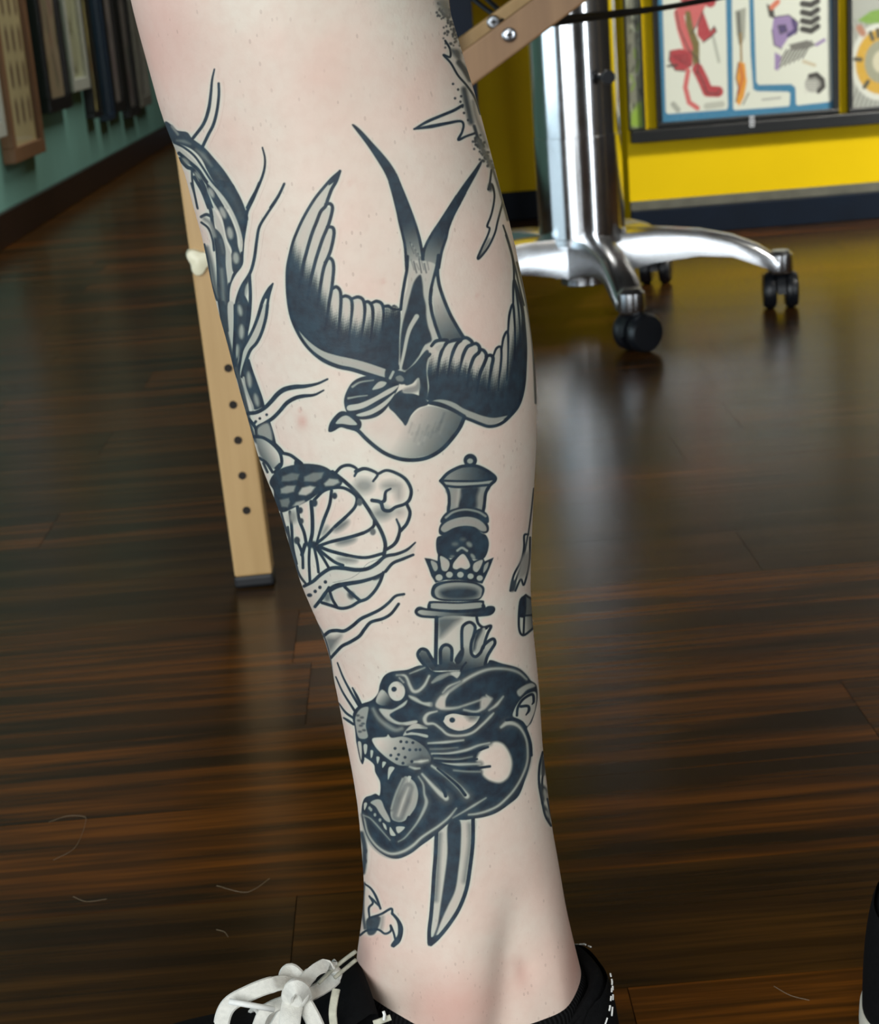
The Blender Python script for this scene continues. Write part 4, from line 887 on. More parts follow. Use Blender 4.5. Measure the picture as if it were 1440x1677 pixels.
def leg_surface(th, z):
    """th: 0 right (+X, calf side), 90 deg towards the camera, 180 left (shin); arrays broadcast"""
    xl, xr = sm_interp(z, lw), sm_interp(z, rw)
    cx, a = (xl + xr) / 2, (xr - xl) / 2
    b = sum(np.interp(z + d, BZ[:, 0], BZ[:, 1]) for d in (-.02, -.01, 0, .01, .02)) / 5
    c, s = np.cos(th), np.sin(th)
    # shin side narrower than calf side
    k = 1 - .16 * (np.clip(-c, 0, 1) ** 2) * np.clip((z - .10) / .1, 0, 1)
    X = cx + a * c; Y = YLEG - b * s * k
    P = np.stack(np.broadcast_arrays(X, Y, z + 0 * th), -1)
    # relief on the outer side: ankle bone, hollow behind it, tendon
    n = np.stack(np.broadcast_arrays(c * b, -s * a, 0 * c + 0 * z), -1); n = n / np.linalg.norm(n, axis=-1, keepdims=True)
    px, py = to_px(P)
    front = np.clip(s * 1.6, 0, 1)
    g = lambda x, y, sx, sy: np.exp(-((px - x) / sx) ** 2 - ((py - y) / sy) ** 2)
    low = np.clip((py - 1430) / 130, 0, 1)
    d = .0046 * g(752, 1640, 72, 95) + .0018 * g(740, 1480, 60, 110) - .0044 * np.exp(-((px - (846 - (py - 1500) * .12)) / 34) ** 2) * low + .002 * np.exp(-((px - 920) / 26) ** 2) * low
    d = d - .0014 * g(868, 1590, 16, 26) + .0012 * g(600, 1100, 60, 300)
    return P + n * (d * front)[..., None], n, px, py

def blush_of(px, py, s):
    g = lambda x, y, sx, sy: np.exp(-((px - x) / sx) ** 2 - ((py - y) / sy) ** 2)
    b = .5 * g(745, 1640, 90, 70) + .42 * g(250, 40, 90, 130) + .5 * g(945, 1575, 28, 80) + .55 * g(495, 690, 9, 11) + .45 * g(491, 672, 3.5, 4) \
        + .22 * g(640, 1450, 70, 120) + .3 * g(590, 1560, 40, 90) + .16 * g(430, 130, 160, 90) + .12 * g(560, 1180, 40, 200) + .35 * g(782, 484, 3, 4) + .35 * g(627, 461, 5, 4) + .25 * g(575, 299, 4, 5) + .3 * g(860, 1600, 12, 25)
    return np.clip(b * np.clip(s * 3 + .6, 0, 1), 0, 1)

def set_attr(me, name, arr):
    a = me.attributes.new(name, 'FLOAT', 'POINT'); a.data.foreach_set('value', np.ascontiguousarray(arr, np.float32))
def np_mesh(name, V, Fq):
    me = bpy.data.meshes.new(name)
    me.vertices.add(len(V)); me.vertices.foreach_set('co', np.ascontiguousarray(V, np.float32).ravel())
    me.loops.add(len(Fq) * 4); me.loops.foreach_set('vertex_index', np.ascontiguousarray(Fq, np.int32).ravel())
    me.polygons.add(len(Fq)); me.polygons.foreach_set('loop_start', np.arange(0, len(Fq) * 4, 4, dtype=np.int32)); me.polygons.foreach_set('loop_total', np.full(len(Fq), 4, np.int32))
    me.polygons.foreach_set('use_smooth', np.ones(len(Fq), bool))
    me.update(calc_edges=True); return me

# body: shank and lower thigh, then the foot inside the shoe
NT, NZ = 240, 520
th = np.linspace(0, 2 * math.pi, NT, endpoint=False)[None, :]; zz = np.linspace(ZTOP, ZBOT, NZ)[:, None]
P, nrm, px, py = leg_surface(th, zz)
bl = blush_of(px, py, np.sin(th) + 0 * zz)
rows = [P]; blr = [bl]
cx0 = P[-1, :, 0].mean(); a0 = (P[-1, :, 0].max() - P[-1, :, 0].min()) / 2; b0 = .036
FD = np.array([-math.cos(.22), -math.sin(.22), 0])
foot = []
for k in range(1, 15):
    t = k / 14; phi = min(1, t * 2.0) * math.pi / 2
    c = np.array([cx0, YLEG, ZBOT]) + FD * (.165 * max(0, t - .12) ** 1.1) + np.array([0, 0, -.030 * min(1, t * 3)])
    q_ = min(1, t / .22); av = a0 * (1 - q_) + (.017 - .006 * t) * q_; bv = b0 * (1 - q_) + (.029 - .008 * t) * q_
    e1 = -FD * math.cos(phi) - np.array([0, 0, math.sin(phi)]); e2 = np.array([FD[1], -FD[0], 0]) * -1
    e2 = np.array([-FD[1], FD[0], 0]); e2 = e2 if e2[1] < 0 else -e2
    foot.append(c + av * np.cos(th[0])[:, None] * e1 + bv * np.sin(th[0])[:, None] * e2)
V = np.concatenate([P.reshape(-1, 3)] + foot); nr = NZ + len(foot)
i = np.arange(nr - 1)[:, None] * NT; j = np.arange(NT)[None, :]; jn = (j + 1) % NT
Fq = np.stack([i + j, i + NT + j, i + NT + jn, i + jn], -1).reshape(-1, 4)
me = np_mesh('person', V, Fq)
set_attr(me, 'blush', np.concatenate([bl.ravel(), np.zeros(NT * len(foot))])); set_attr(me, 'ink', np.zeros(len(V))); set_attr(me, 'halo', np.zeros(len(V)))
bm = bmesh.new(); bm.from_mesh(me); bmesh.ops.holes_fill(bm, edges=[e for e in bm.edges if e.is_boundary], sides=0); bmesh.ops.recalc_face_normals(bm, faces=bm.faces[:])
for f in bm.faces: f.smooth = True
bm.to_mesh(me); bm.free()
me.materials.append(M['skin'])
person = tag(link('person', me), 'bare tattooed lower leg standing in a black sneaker on the dark floor', 'person')

# tattoos: fine skin meshes carrying the ink
def sample(A, x, y, bil=True):
    u = (x - CX0) * CS - .5; v = (y - CY0) * CS - .5
    if not bil: return A[np.clip(np.rint(v).astype(int), 0, CH - 1), np.clip(np.rint(u).astype(int), 0, CW - 1)]
    u = np.clip(u, 0, CW - 1.01); v = np.clip(v, 0, CH - 1.01); i0 = u.astype(int); j0 = v.astype(int); fu = u - i0; fv = v - j0
    return (A[j0, i0] * (1 - fu) + A[j0, i0 + 1] * fu) * (1 - fv) + (A[j0 + 1, i0] * (1 - fu) + A[j0 + 1, i0 + 1] * fu) * fv
NTF, NZF = 780, 1660
thf = np.radians(np.linspace(-14, 194, NTF))[None, :]; zf = np.linspace(.468, .088, NZF)[:, None]
Pf, nf, fx, fy = leg_surface(thf, zf)
Pf = Pf + nf * .00004
inkf = sample(INK, fx, fy); inkf = 1 - (1 - np.clip(inkf, 0, 1)) ** 1.9
halof = sample(HALO, fx, fy); blf = blush_of(fx, fy, np.sin(thf) + 0 * zf)
cxm = (fx[:-1, :-1] + fx[1:, 1:]) / 2; cym = (fy[:-1, :-1] + fy[1:, 1:]) / 2
labf = sample(LAB, cxm, cym, False)
idx = np.arange(NTF * NZF).reshape(NZF, NTF)
quads = np.stack([idx[:-1, :-1], idx[1:, :-1], idx[1:, 1:], idx[:-1, 1:]], -1)
TL = {'swallow_tattoo': 'black diving swallow with forked tail on the calf', 'dagger_tattoo': 'ornate dagger with lotus grip driven through the panther head',
      'dagger_blade_tattoo': 'curved dagger blade coming out under the panther jaw', 'panther_head_tattoo': 'snarling black panther head with white eyes', 'dragon_tattoo': 'scaled dragon with whiskers and shell along the shin',
      'spiked_star_tattoo': 'dotted spiked outline at the back of the calf', 'claw_tattoo': 'small grey bird claw above the ankle',
      'lantern_tattoo': 'small outlined lantern at the back edge', 'chain_tattoo': 'thin linked chain at the back edge above the heel'}
for li, nm in enumerate(LABELS):
    q = quads[labf == li]
    if not len(q): continue
    u, inv = np.unique(q.ravel(), return_inverse=True)
    me = np_mesh(nm, Pf.reshape(-1, 3)[u], inv.reshape(-1, 4)[:, ::1])
    set_attr(me, 'ink', inkf.ravel()[u]); set_attr(me, 'halo', halof.ravel()[u]); set_attr(me, 'blush', blf.ravel()[u])
    me.materials.append(M['skin'])
    o = link(nm, me, None, person); o['label'] = TL[nm]

# black ankle sock
NS, NR = 220, 26
ths = np.linspace(0, 2 * math.pi, NS, endpoint=False)
def ztop(t):
    return float(np.interp(math.cos(t), [-1, -.9, -.64, -.38, -.1, .2, .49, .8, 1], [.0885, .0872, .0852, .0813, .0765, .0755, .0768, .0778, .0800]))
zt = np.array([ztop(t) for t in ths]); zt = sum(np.roll(zt, q_) for q_ in range(-8, 9)) / 17; Zb = .036
rows = []; ribs = []
for k in range(NR):
    v = k / (NR - 1)
    z = zt + (Zb - zt) * v
    p, n_, _, _ = leg_surface(ths, np.maximum(z, .0625))
    p[:, 2] = z
    off = .0012 + .0006 * min(1, v * 6) - (.0012 if k == 0 else 0)
    rows.append(p + n_ * off); ribs.append(ths * 150)
V = np.concatenate(rows); i = np.arange(NR - 1)[:, None] * NS; j = np.arange(NS)[None, :]; jn = (j + 1) % NS
me = np_mesh('sock', V, np.stack([i + j, i + NS + j, i + NS + jn, i + jn], -1).reshape(-1, 4)); set_attr(me, 'rib', np.concatenate(ribs)); me.materials.append(M['sock'])
sock = link('sock', me, None, person); sock['label'] = 'black ribbed ankle sock'
# ---------------------------------------------------------------- sneakers
def catmull_closed(pts, n):
    P = [Vector(p) for p in pts]; m_ = len(P); out = []
    for i in range(m_):
        a, b, c, d = P[i - 1], P[i], P[(i + 1) % m_], P[(i + 2) % m_]
        for k in range(n):
            t = k / n
            out.append((b * 2 + (c - a) * t + (a * 2 - b * 5 + c * 4 - d) * t * t + (b * 3 - a - c * 3 + d) * t ** 3) * .5)
    return out
# plan outline, heel at origin, toe along +s; (s, t)
OUT = [(0, 0, 0), (.008, .022, 0), (.035, .033, 0), (.08, .035, 0), (.13, .038, 0), (.185, .047, 0), (.235, .046, 0), (.27, .032, 0), (.285, .008, 0), (.28, -.018, 0), (.25, -.040, 0), (.2, -.048, 0), (.15, -.040, 0), (.09, -.034, 0), (.035, -.033, 0), (.008, -.022, 0)]
OPN = [(.006, 0, .080), (.010, .018, .078), (.03, .030, .068), (.055, .034, .055), (.085, .033, .058), (.105, .026, .070), (.118, .016, .080), (.126, .006, .084), (.128, -.002, .084), (.124, -.010, .083), (.112, -.020, .076), (.092, -.030, .062), (.065, -.034, .054), (.038, -.031, .064), (.018, -.023, .075), (.008, -.012, .079)]
def sneaker(parent, T, star=False):
    """T maps shoe space (s, t, z) to the world; returns the upper that carries the other pieces"""
    o8 = catmull_closed(OUT, 8); c8 = catmull_closed(OPN, 8)
    rows = []
    for k in range(15):
        v = k / 14; f = v ** 2.0; g = 1 - (1 - v) ** 1.5
        rows.append([T(Vector((a.x + (b.x - a.x) * f, a.y + (b.y - a.y) * f + .002 * math.sin(v * math.pi) * (1 if a.y > 0 else -1), .022 + (b.z - .022) * g))) for a, b in zip(o8, c8)])
    inner = [[T(Vector((b.x + (.065 - b.x) * d, b.y * (1 - d), b.z - dz))) for b in c8] for d, dz in ((.02, -.0015), (.07, -.0005), (.09, .004), (.05, .025), (.05, .045))]
    up = MB().grid(rows + inner, True).build('sneaker', M['canvas_black'], parent, True)
    # sole
    so = []
    for sc_, z in ((.97, 0), (1.0, .003), (1.035, .006), (1.04, .022), (1.035, .028), (1.0, .029), (.96, .027)):
        so.append([T(Vector((.14 + (a.x - .14) * (1 + (sc_ - 1) * .55), a.y * (1 + (sc_ - 1) * 2.2), z))) for a in o8])
    sole = MB().grid(so, True, True).build('sole', M['white_rubber'], up, True, 40); sole['label'] = 'off-white rubber sole'
    # heel patch and its two rows of stitching
    def wall(u, v, off=.0):
        i = int(u) % len(o8); a, b = o8[i], c8[i]; f = v ** 2.0; g = 1 - (1 - v) ** 1.5
        return Vector((a.x + (b.x - a.x) * f - off * (1 if a.x < .02 else .3), a.y + (b.y - a.y) * f + off * (1 if a.y > 0 else -1), .022 + (b.z - .022) * g))
    n = len(o8)
    hp = MB().grid([[T(wall(u, v, .0016)) for u in range(n - 15, n + 16)] for v in [k / 8 * .93 + .02 for k in range(9)]])
    hp = hp.build('heel_patch', M['canvas_black'], up, True)
    for q in ((0, 1) if not star else ()):
        for sd in (1, -1):
            path = [T(wall(sd * u, v, .0030)) for u, v in ((4 + q * 2, .97 - q * .04), (7 + q * 2, .90 - q * .04), (9 + q * 2, .76 - q * .03), (11 + q * 2, .5), (12 + q * 2, .25), (13 + q * 2, .06))]
            path = smooth_path(path, 8); st = MB()
            for k in range(0, len(path) - 3, 4): st.tube(path[k:k + 3], .00034, 5)
            st = st.build('stitching', M['thread'], up); st['label'] = 'white dashed stitching on the heel'
    # tongue
    tg = MB().grid([[T(Vector((s_, t_, z + .004 * (1 - (t_ / .022) ** 2)))) for t_ in [-.022 + .0055 * k for k in range(9)]] for s_, z in ((.165, .060), (.145, .070), (.13, .077), (.118, .083), (.108, .089), (.102, .092), (.099, .0915), (.099, .086), (.108, .076))])
    tg.build('tongue', M['canvas_black'], up, True)
    # eyelets and crossing lace bars
    for k in range(5):
        s_ = .135 + .02 * k; z = .0835 - .0075 * k; w = .015 + .001 * k
        b = MB().ribbon([T(Vector((s_, -w, z - .003))), T(Vector((s_ + .004, 0, z + .006))), T(Vector((s_ + .006, w, z - .003)))], .007, .0016, Vector((0, 0, 1)))
        b.build('lace_bar', M['lace'], up)
    return up
HEEL = Vector((.0605, .605, 0)); YAW = .22
def T1(v):
    return Vector((HEEL.x - math.cos(YAW) * v.x - math.sin(YAW) * v.y, HEEL.y - math.sin(YAW) * v.x + math.cos(YAW) * v.y, v.z))
shoe = sneaker(person, T1); shoe['label'] = 'black canvas sneaker with white bow laces'

# the bow: loops, knot, loose ends (flat cotton lace), at the instep
def pY(x, y, Y): return Vector(atY(x, y, Y))
VF = Vector((-.02, -.85, .45))
def lace(name, pts, w, facing=VF, th=.0016):
    o = MB().ribbon([pY(*p) for p in pts], w, th, facing).build(name, M['lace'], shoe, True, 50); return o
lace('lace_loop', [(486, 1628, .562), (470, 1610, .560), (440, 1614, .556), (405, 1628, .554), (375, 1646, .553), (363, 1676, .552), (366, 1712, .552), (392, 1730, .553), (425, 1716, .555), (448, 1690, .557), (470, 1655, .558)], .0060, [Vector((.1, -.6, .8)), VF, VF, Vector((-.5, -.7, .2)), Vector((-.4, -.8, .1)), VF])
lace('lace_loop', [(486, 1630, .560), (500, 1606, .563), (518, 1588, .566), (538, 1581, .570), (552, 1586, .574), (548, 1602, .574), (530, 1616, .570), (508, 1628, .563), (494, 1636, .560)], .0054, [VF, Vector((-.6, -.7, .3)), Vector((-.5, -.6, .6)), VF, Vector((.2, -.8, .5))])
lace('lace_end', [(484, 1628, .558), (478, 1650, .553), (474, 1678, .548), (470, 1720, .545)], .0080)
lace('lace_end', [(492, 1634, .558), (506, 1656, .554), (520, 1686, .551), (530, 1725, .549)], .0062)
lace('lace_end', [(470, 1640, .560), (448, 1648, .558), (432, 1660, .556), (420, 1690, .555)], .0048)
lace('lace_end', [(478, 1622, .562), (470, 1602, .564), (476, 1592, .566), (490, 1604, .564)], .0066)
kc_ = pY(485, 1627, .556); kx = Vector(CR); kz = Vector(CU); ky = Vector(CF); rws = []
for i_ in range(1, 15):
    f_ = math.pi * (i_ - .6) / 14
    rws.append([kc_ + (kx * math.cos(a) * .0052 + ky * math.sin(a) * .0036) * math.sin(f_) * (1 + .10 * math.sin(3 * a + 2 * f_)) + kz * math.cos(f_) * .0058 for a in [k * math.tau / 20 for k in range(20)]])
kn = MB().grid(rws, True, True).build('lace_knot', M['lace'], shoe, True)
MB().ribbon([pY(470, 1640, .5555), pY(474, 1624, .5522), pY(484, 1616, .5510), pY(496, 1622, .5520), pY(502, 1638, .5555)], .0056, .0016, [Vector((-.5, -.8, .3)), VF, Vector((.1, -.8, .6)), Vector((.5, -.8, .3))]).build('knot_wrap', M['lace'], kn, True, 50)
MB().tube([pY(375, 1640, .549), pY(415, 1647, .549), pY(449, 1653, .551)], .0011, 8).build('lace_tip', M['thread'], shoe, True)['label'] = 'white plastic lace tip'
# tongue binding cords and worn white trim
for a in ([(583, 1558, .578), (560, 1575, .574), (538, 1594, .570), (522, 1610, .566)], [(583, 1572, .577), (566, 1586, .573), (548, 1601, .569)]):
    MB().tube(smooth_path([pY(*p) for p in a], 5), .0008, 7).build('tongue_binding', M['scuffed_white'], shoe, True)['label'] = 'cream cord along the tongue edge'
MB().ribbon([pY(551, 1620, .560), pY(547, 1640, .556), pY(545, 1660, .553), pY(548, 1690, .550)], .0030, .0008, VF).build('eyelet_trim', M['scuffed_white'], shoe)['label'] = 'frayed off-white trim strip'
MB().ribbon([pY(612, 1676, .552), pY(624, 1672, .552), pY(640, 1666, .553)], .0022, .0008, VF).build('frayed_patch', M['scuffed_white'], shoe)
MB().tube([pY(629, 1670, .5515), pY(630, 1662, .5515), pY(628, 1656, .552)], .0006, 6).build('loose_thread', M['thread'], shoe)

# a second sneaker at the right border, only its heel shows
HB = Vector(atZ(1422, 1752)) + Vector((.003, .012, 0))
YAW2 = 2.75
def T2(v):
    return Vector((HB.x - math.cos(YAW2) * v.x - math.sin(YAW2) * v.y, HB.y - math.sin(YAW2) * v.x + math.cos(YAW2) * v.y, v.z))
other = thing('sneaker', 'black sneaker with white sole cut off by the right border of the photo', 'shoe', tuple(HB))
up2 = sneaker(other, T2, True); up2.name = 'upper'
sp = MB(); ring = []
c = Vector((.018, -.0375, .036)) if True else None
star = []
for k in range(10):
    r = .0075 if k % 2 == 0 else .0032; a = math.pi / 2 + k * math.pi / 5
    star.append((r * math.cos(a), r * math.sin(a)))
def star_pt(x, z, off): return T2(Vector((.030 + x, .0372 + off, .040 + z)))
sp.grid([[star_pt(x, z, .0) for x, z in star], [star_pt(x, z, .0022) for x, z in star]], True, True)
sp.build('star_patch', M['white_label'], other)['label'] = 'small white star patch'
# ---------------------------------------------------------------- folding table behind the leg
YT = 1.365
b0 = Vector(atY(420, 958, YT)); b0.z = 0.0; t0 = Vector(atY(347, 420, YT)); dirv = (t0 - b0).normalized()
table = thing('folding_table', 'wooden folding treatment table with drilled beech leg, diagonal brace and black cables', 'table', (.6, 1.68, 0))
def beam(a, b, w, t, bevel=.002, side=Vector((0, 1, 0))):
    """box from a to b, width w in the picture plane, thickness t in depth"""
    ax = (b - a); L = ax.length; ax.normalize(); dy = (side - ax * side.dot(ax)).normalized(); wx = dy.cross(ax)
    R = Matrix((wx, dy, ax)).transposed()
    return MB().box((a + b) / 2, (w, t, L), R, bevel)
top = b0 + dirv * (.62 / dirv.z)
leg = beam(b0 + dirv * .010, top, .0315, .024).build('leg', M['beech'], table)
beam(b0, b0 + dirv * .011, .033, .026, .003).build('leg_foot', M['black_rubber'], leg)['label'] = 'black rubber foot'
R = Matrix((Vector((1, 0, 0)), Vector((0, 1, 0)), Vector((0, 0, 1))))
for x, y in ((374, 603), (382, 663), (390, 721), (397, 779), (404, 836)):
    p = Vector(atY(x, y, YT - .0122)); MB().lathe([(.0033, -.0004), (.0033, .006)], p, (0, 1, 0), 16).build('bolt_hole', M['hole'], leg)
kp = Vector(atY(329, 425, YT - .004)); kb = MB(); rws = []
for r, z in ((.004, -.014), (.009, -.012), (.0105, -.006), (.0095, 0), (.005, .004), (.0045, .012)):
    rws.append([kp + Vector((0, z, 0)) + (Vector((math.cos(a), 0, math.sin(a))) * r * (1 + .22 * math.sin(3 * a + .8))) for a in [k * math.tau / 30 for k in range(30)]])
kb.grid(rws, True, True).tube([kp + Vector((0, 0, 0)), kp + Vector((.008, 0, .001))], .004)
kb.build('clamp_knob', M['cream_plastic'], table, True, 50)['label'] = 'cream plastic clamp knob'
# far leg of the same end, hidden from the front
f0 = Vector((.045, 1.535, 0)); fl = beam(f0 + Vector((0, 0, .01)), Vector((f0.x, f0.y, .62)), .0315, .024).build('leg', M['beech'], table)
MB().box((f0.x, f0.y, .005), (.033, .026, .011), None, .003).build('leg_foot', M['black_rubber'], fl)
# brace at the other end
YB = 1.50
p0 = Vector(atY(712, 152, YB)); p1 = Vector(atY(1030, -85, YB)); p1 = p0 + (p1 - p0) * ((.615 - p0.z) / (p1.z - p0.z))
br = beam(p0, p1, .0275, .018).build('brace', M['beech_shaded'], table)
q0 = Vector(atY(716, 119, YB + .062)); q1 = Vector(atY(1010, -95, YB + .062)); q1 = q0 + (q1 - q0) * ((.615 - q0.z) / (q1.z - q0.z))
br2 = beam(q0, q1, .0265, .016).build('brace', M['beech'], table)
for (x, y, Y, r) in ((834, 57, YB - .0095, .0060), (808, 36, YB + .050, .0058)):
    c = Vector(atY(x, y, Y)); s = MB().lathe([(r * .9, 0), (r, -.0006), (r, -.002), (r * .75, -.0034), (r * .25, -.0036)], c, (0, 1, 0), 24)
    s = s.build('screw', M['zinc'], br, True, 40); s['label'] = 'round zinc screw head'
    for q in (0, 1):
        MB().box(c + Vector((0, -.0036, 0)), (r * .9, .0006, r * .24) if q == 0 else (r * .24, .0006, r * .9)).build('screw_slot', M['hole'], s)
# cables
for pts in ([(872, 47, 1.54), (905, 40, 1.57), (960, 32, 1.62), (1060, 18, 1.72), (1180, -3, 1.84), (1420, -50, 2.0)], [(880, 43, 1.55), (930, 28, 1.6), (1010, 20, 1.7), (1110, 8, 1.8), (1230, -20, 1.95)],
            [(770, -6, 1.6), (795, 14, 1.58), (818, 30, 1.56), (832, 42, 1.54)], [(788, -10, 1.62), (808, 8, 1.6), (826, 24, 1.57), (846, 34, 1.55)]):
    MB().tube(smooth_path([Vector(atY(*p)) for p in pts], 5), .0022, 8).build('cable', M['black_rubber'], table, True)['label'] = 'black tension cable'
MB().box((.71, 1.68, .655), (1.86, .70, .07), None, .02, 3).build('table_top', M['vinyl'], table)
for q in (1.365, 1.535, 1.985): MB().box((.71, q, .605), (1.80, .03, .05), None, .003).build('rail', M['beech'], table)
for q in (1.365, 1.985):
    l_ = MB().box((1.55, q, .30), (.0315, .024, .58), None, .002).build('leg', M['beech'], table); MB().box((1.55, q, .006), (.033, .026, .012), None, .002).build('leg_foot', M['black_rubber'], l_)

# ---------------------------------------------------------------- rolling stand with a five-star base
ctr = np.array([.266, 2.47]); RB = .288; ang0 = math.radians(-84); sgn = 1
S0 = Vector((ctr[0], ctr[1], 0))
stand = thing('rolling_stand', 'chrome column stand on a five-armed rolling base by the yellow wall', 'stand', tuple(S0))
MB().lathe([(.062, .122), (.0625, .26), (.0625, .262), (.0615, .2625), (.0615, .9)], S0, n=64).build('column', M['chrome'], stand, True, 30)
MB().lathe([(.030, .050), (.034, .052), (.036, .09), (.050, .108), (.064, .112), (.064, .122), (.050, .126)], S0, n=48).build('hub', M['steel'], stand, True, 35)
kc = Vector(atY(995, 126, S0.y - .062)); MB().tube([kc + Vector((0, .03, 0)), kc + Vector((0, .0, 0)), kc + Vector((0, -.004, 0)), kc + Vector((0, -.016, 0))], [.004, .004, .010, .009], 14).build('knob', M['black_plastic'], stand, True, 40)
MB().box((S0.x, S0.y, .92), (.30, .30, .04), None, .01).build('top_plate', M['black_plastic'], stand)
for k in range(5):
    a = ang0 + sgn * k * math.tau / 5; e = Vector((math.cos(a), math.sin(a), 0)); s = Vector((-e.y, e.x, 0))
    rows = []
    for r, zt, h, w in ((.02, .122, .062, .034), (.05, .127, .058, .030), (.09, .127, .048, .025), (.14, .121, .036, .022), (.18, .110, .029, .020), (.21, .095, .028, .020), (.230, .078, .022, .019), (.243, .066, .010, .014)):
        r = r * RB / .243
        sec = [(w, -h), (w * 1.02, -h * .35), (w * .82, -h * .08), (w * .3, 0), (-w * .3, 0), (-w * .82, -h * .08), (-w * 1.02, -h * .35), (-w, -h)]
        rows.append([S0 + e * r + s * q + Vector((0, 0, zt + dz)) for q, dz in sec])
    MB().grid(rows, True, True).build('arm', M['steel'], stand, True, 50)
    E = S0 + e * (RB * .97)
    MB().lathe([(.0165, .052), (.018, .055), (.018, .078), (.012, .084)], E, n=20).build('caster_socket', M['steel'], stand, True, 40)
    rot = [.5, 1.45, 1.3, .2, .9][k]; d = Vector((math.cos(rot), math.sin(rot), 0)); ax = Vector((-d.y, d.x, 0)); wc = E + d * .008 + Vector((0, 0, .0262))
    cs = MB()
    hood = [[wc + ax * q + (d * math.cos(t) + Vector((0, 0, 1)) * math.sin(t)) * r_ for t in [math.radians(-15 + 20 * i_) for i_ in range(11)]] for q, r_ in ((-.006, .021), (-.006, .028), (.006, .028), (.006, .021))]
    cs.grid(hood).tube([E + Vector((0, 0, .055)), wc + Vector((0, 0, .02))], [.009, .012], 12)
    cs = cs.build('caster', M['black_plastic'], stand, True, 40)
    for sd in (-1, 1):
        MB().lathe([(.006, .0065), (.022, .0065), (.0255, .009), (.0262, .013), (.0262, .019), (.023, .024), (.008, .0245)], wc, ax * sd, 28).build('wheel', M['black_plastic'], cs, True, 35)

# ---------------------------------------------------------------- prints
class Sheet:
    """flat print: colours painted on a fine grid; local x right, y up, metres"""
    def __init__(s, w, h, res, bgc):
        s.w, s.h = w, h; s.nx, s.ny = max(4, int(w / res)), max(4, int(h / res))
        s.A = np.zeros((s.ny + 1, s.nx + 1, 3), np.float32); s.A[:] = np.array(bgc[:3])
        s.gx, s.gy = np.meshgrid(np.linspace(0, w, s.nx + 1), np.linspace(0, h, s.ny + 1)); s.res = res
    def _blend(s, cov, c): s.A[:] = s.A * (1 - cov[..., None]) + np.array(c[:3]) * cov[..., None]
    def poly(s, pts, c, f=None):
        p = np.array(pts, float); q = np.roll(p, -1, 0); best = np.full(s.gx.shape, 1e9); ins = np.zeros(s.gx.shape, bool)
        for (ax, ay), (bx, by) in zip(p, q):
            dx, dy = bx - ax, by - ay; t = np.clip(((s.gx - ax) * dx + (s.gy - ay) * dy) / (dx * dx + dy * dy + 1e-12), 0, 1)
            best = np.minimum(best, np.hypot(s.gx - ax - t * dx, s.gy - ay - t * dy))
            if dy: ins ^= ((ay > s.gy) != (by > s.gy)) & (s.gx < dx * (s.gy - ay) / dy + ax)
        best[ins] *= -1; s._blend(np.clip(.5 - best / (f or s.res * 1.2), 0, 1), c)
    def line(s, pts, w, c, f=None):
        best = np.full(s.gx.shape, 1e9); p = np.array([tuple(v) for v in pts], float)
        for (ax, ay), (bx, by) in zip(p[:-1], p[1:]):
            dx, dy = bx - ax, by - ay; t = np.clip(((s.gx - ax) * dx + (s.gy - ay) * dy) / (dx * dx + dy * dy + 1e-12), 0, 1)
            best = np.minimum(best, np.hypot(s.gx - ax - t * dx, s.gy - ay - t * dy))
        s._blend(np.clip(.5 - (best - w / 2) / (f or s.res * 1.2), 0, 1), c)
    def build(s, name, o, ex, ey, parent):
        o = np.array(o, float); ex = np.array(ex, float); ey = np.array(ey, float)
        V = (o + s.gx[..., None] * ex + s.gy[..., None] * ey).reshape(-1, 3); n = s.nx + 1
        i = np.arange(s.ny)[:, None] * n; j = np.arange(s.nx)[None, :]
        me = np_mesh(name, V, np.stack([i + j, i + j + 1, i + n + j + 1, i + n + j], -1).reshape(-1, 4))
        a = me.attributes.new('print', 'FLOAT_COLOR', 'POINT'); a.data.foreach_set('color', np.concatenate([s.A.reshape(-1, 3), np.ones((len(V), 1))], 1).astype(np.float32).ravel())
        me.materials.append(M['print']); ob = link(name, me, None, None); adopt(ob, parent); return ob

def frame_bars(x0, x1, z0, z1, bw, depth, y, m, parent, axis='x', inner=0.0):
    """four bars around a rectangle; axis x: on the yellow wall (y = front), axis y: on the left wall (y = wall x)"""
    for nm, a0_, a1_, c0, c1 in (('frame_bar', x0, x1, z0, z0 + bw), ('frame_bar', x0, x1, z1 - bw, z1), ('frame_bar', x0, x0 + bw, z0 + bw, z1 - bw), ('frame_bar', x1 - bw, x1, z0 + bw, z1 - bw)):
        c = ((a0_ + a1_) / 2, y - depth / 2, (c0 + c1) / 2); sz = (a1_ - a0_, depth, c1 - c0)
        if axis == 'y': c = (y + depth / 2, (a0_ + a1_) / 2, (c0 + c1) / 2); sz = (depth, a1_ - a0_, c1 - c0)
        MB().box(c, sz, None, min(.002, bw * .2)).build(nm, m, parent)

def wz(cx, cy):            # picture of the right-hand wall: sketch units to wall metres
    p = atY(1000 + cx / 3.2727, cy / 3.2727, YW - .014); return p[0], p[2]
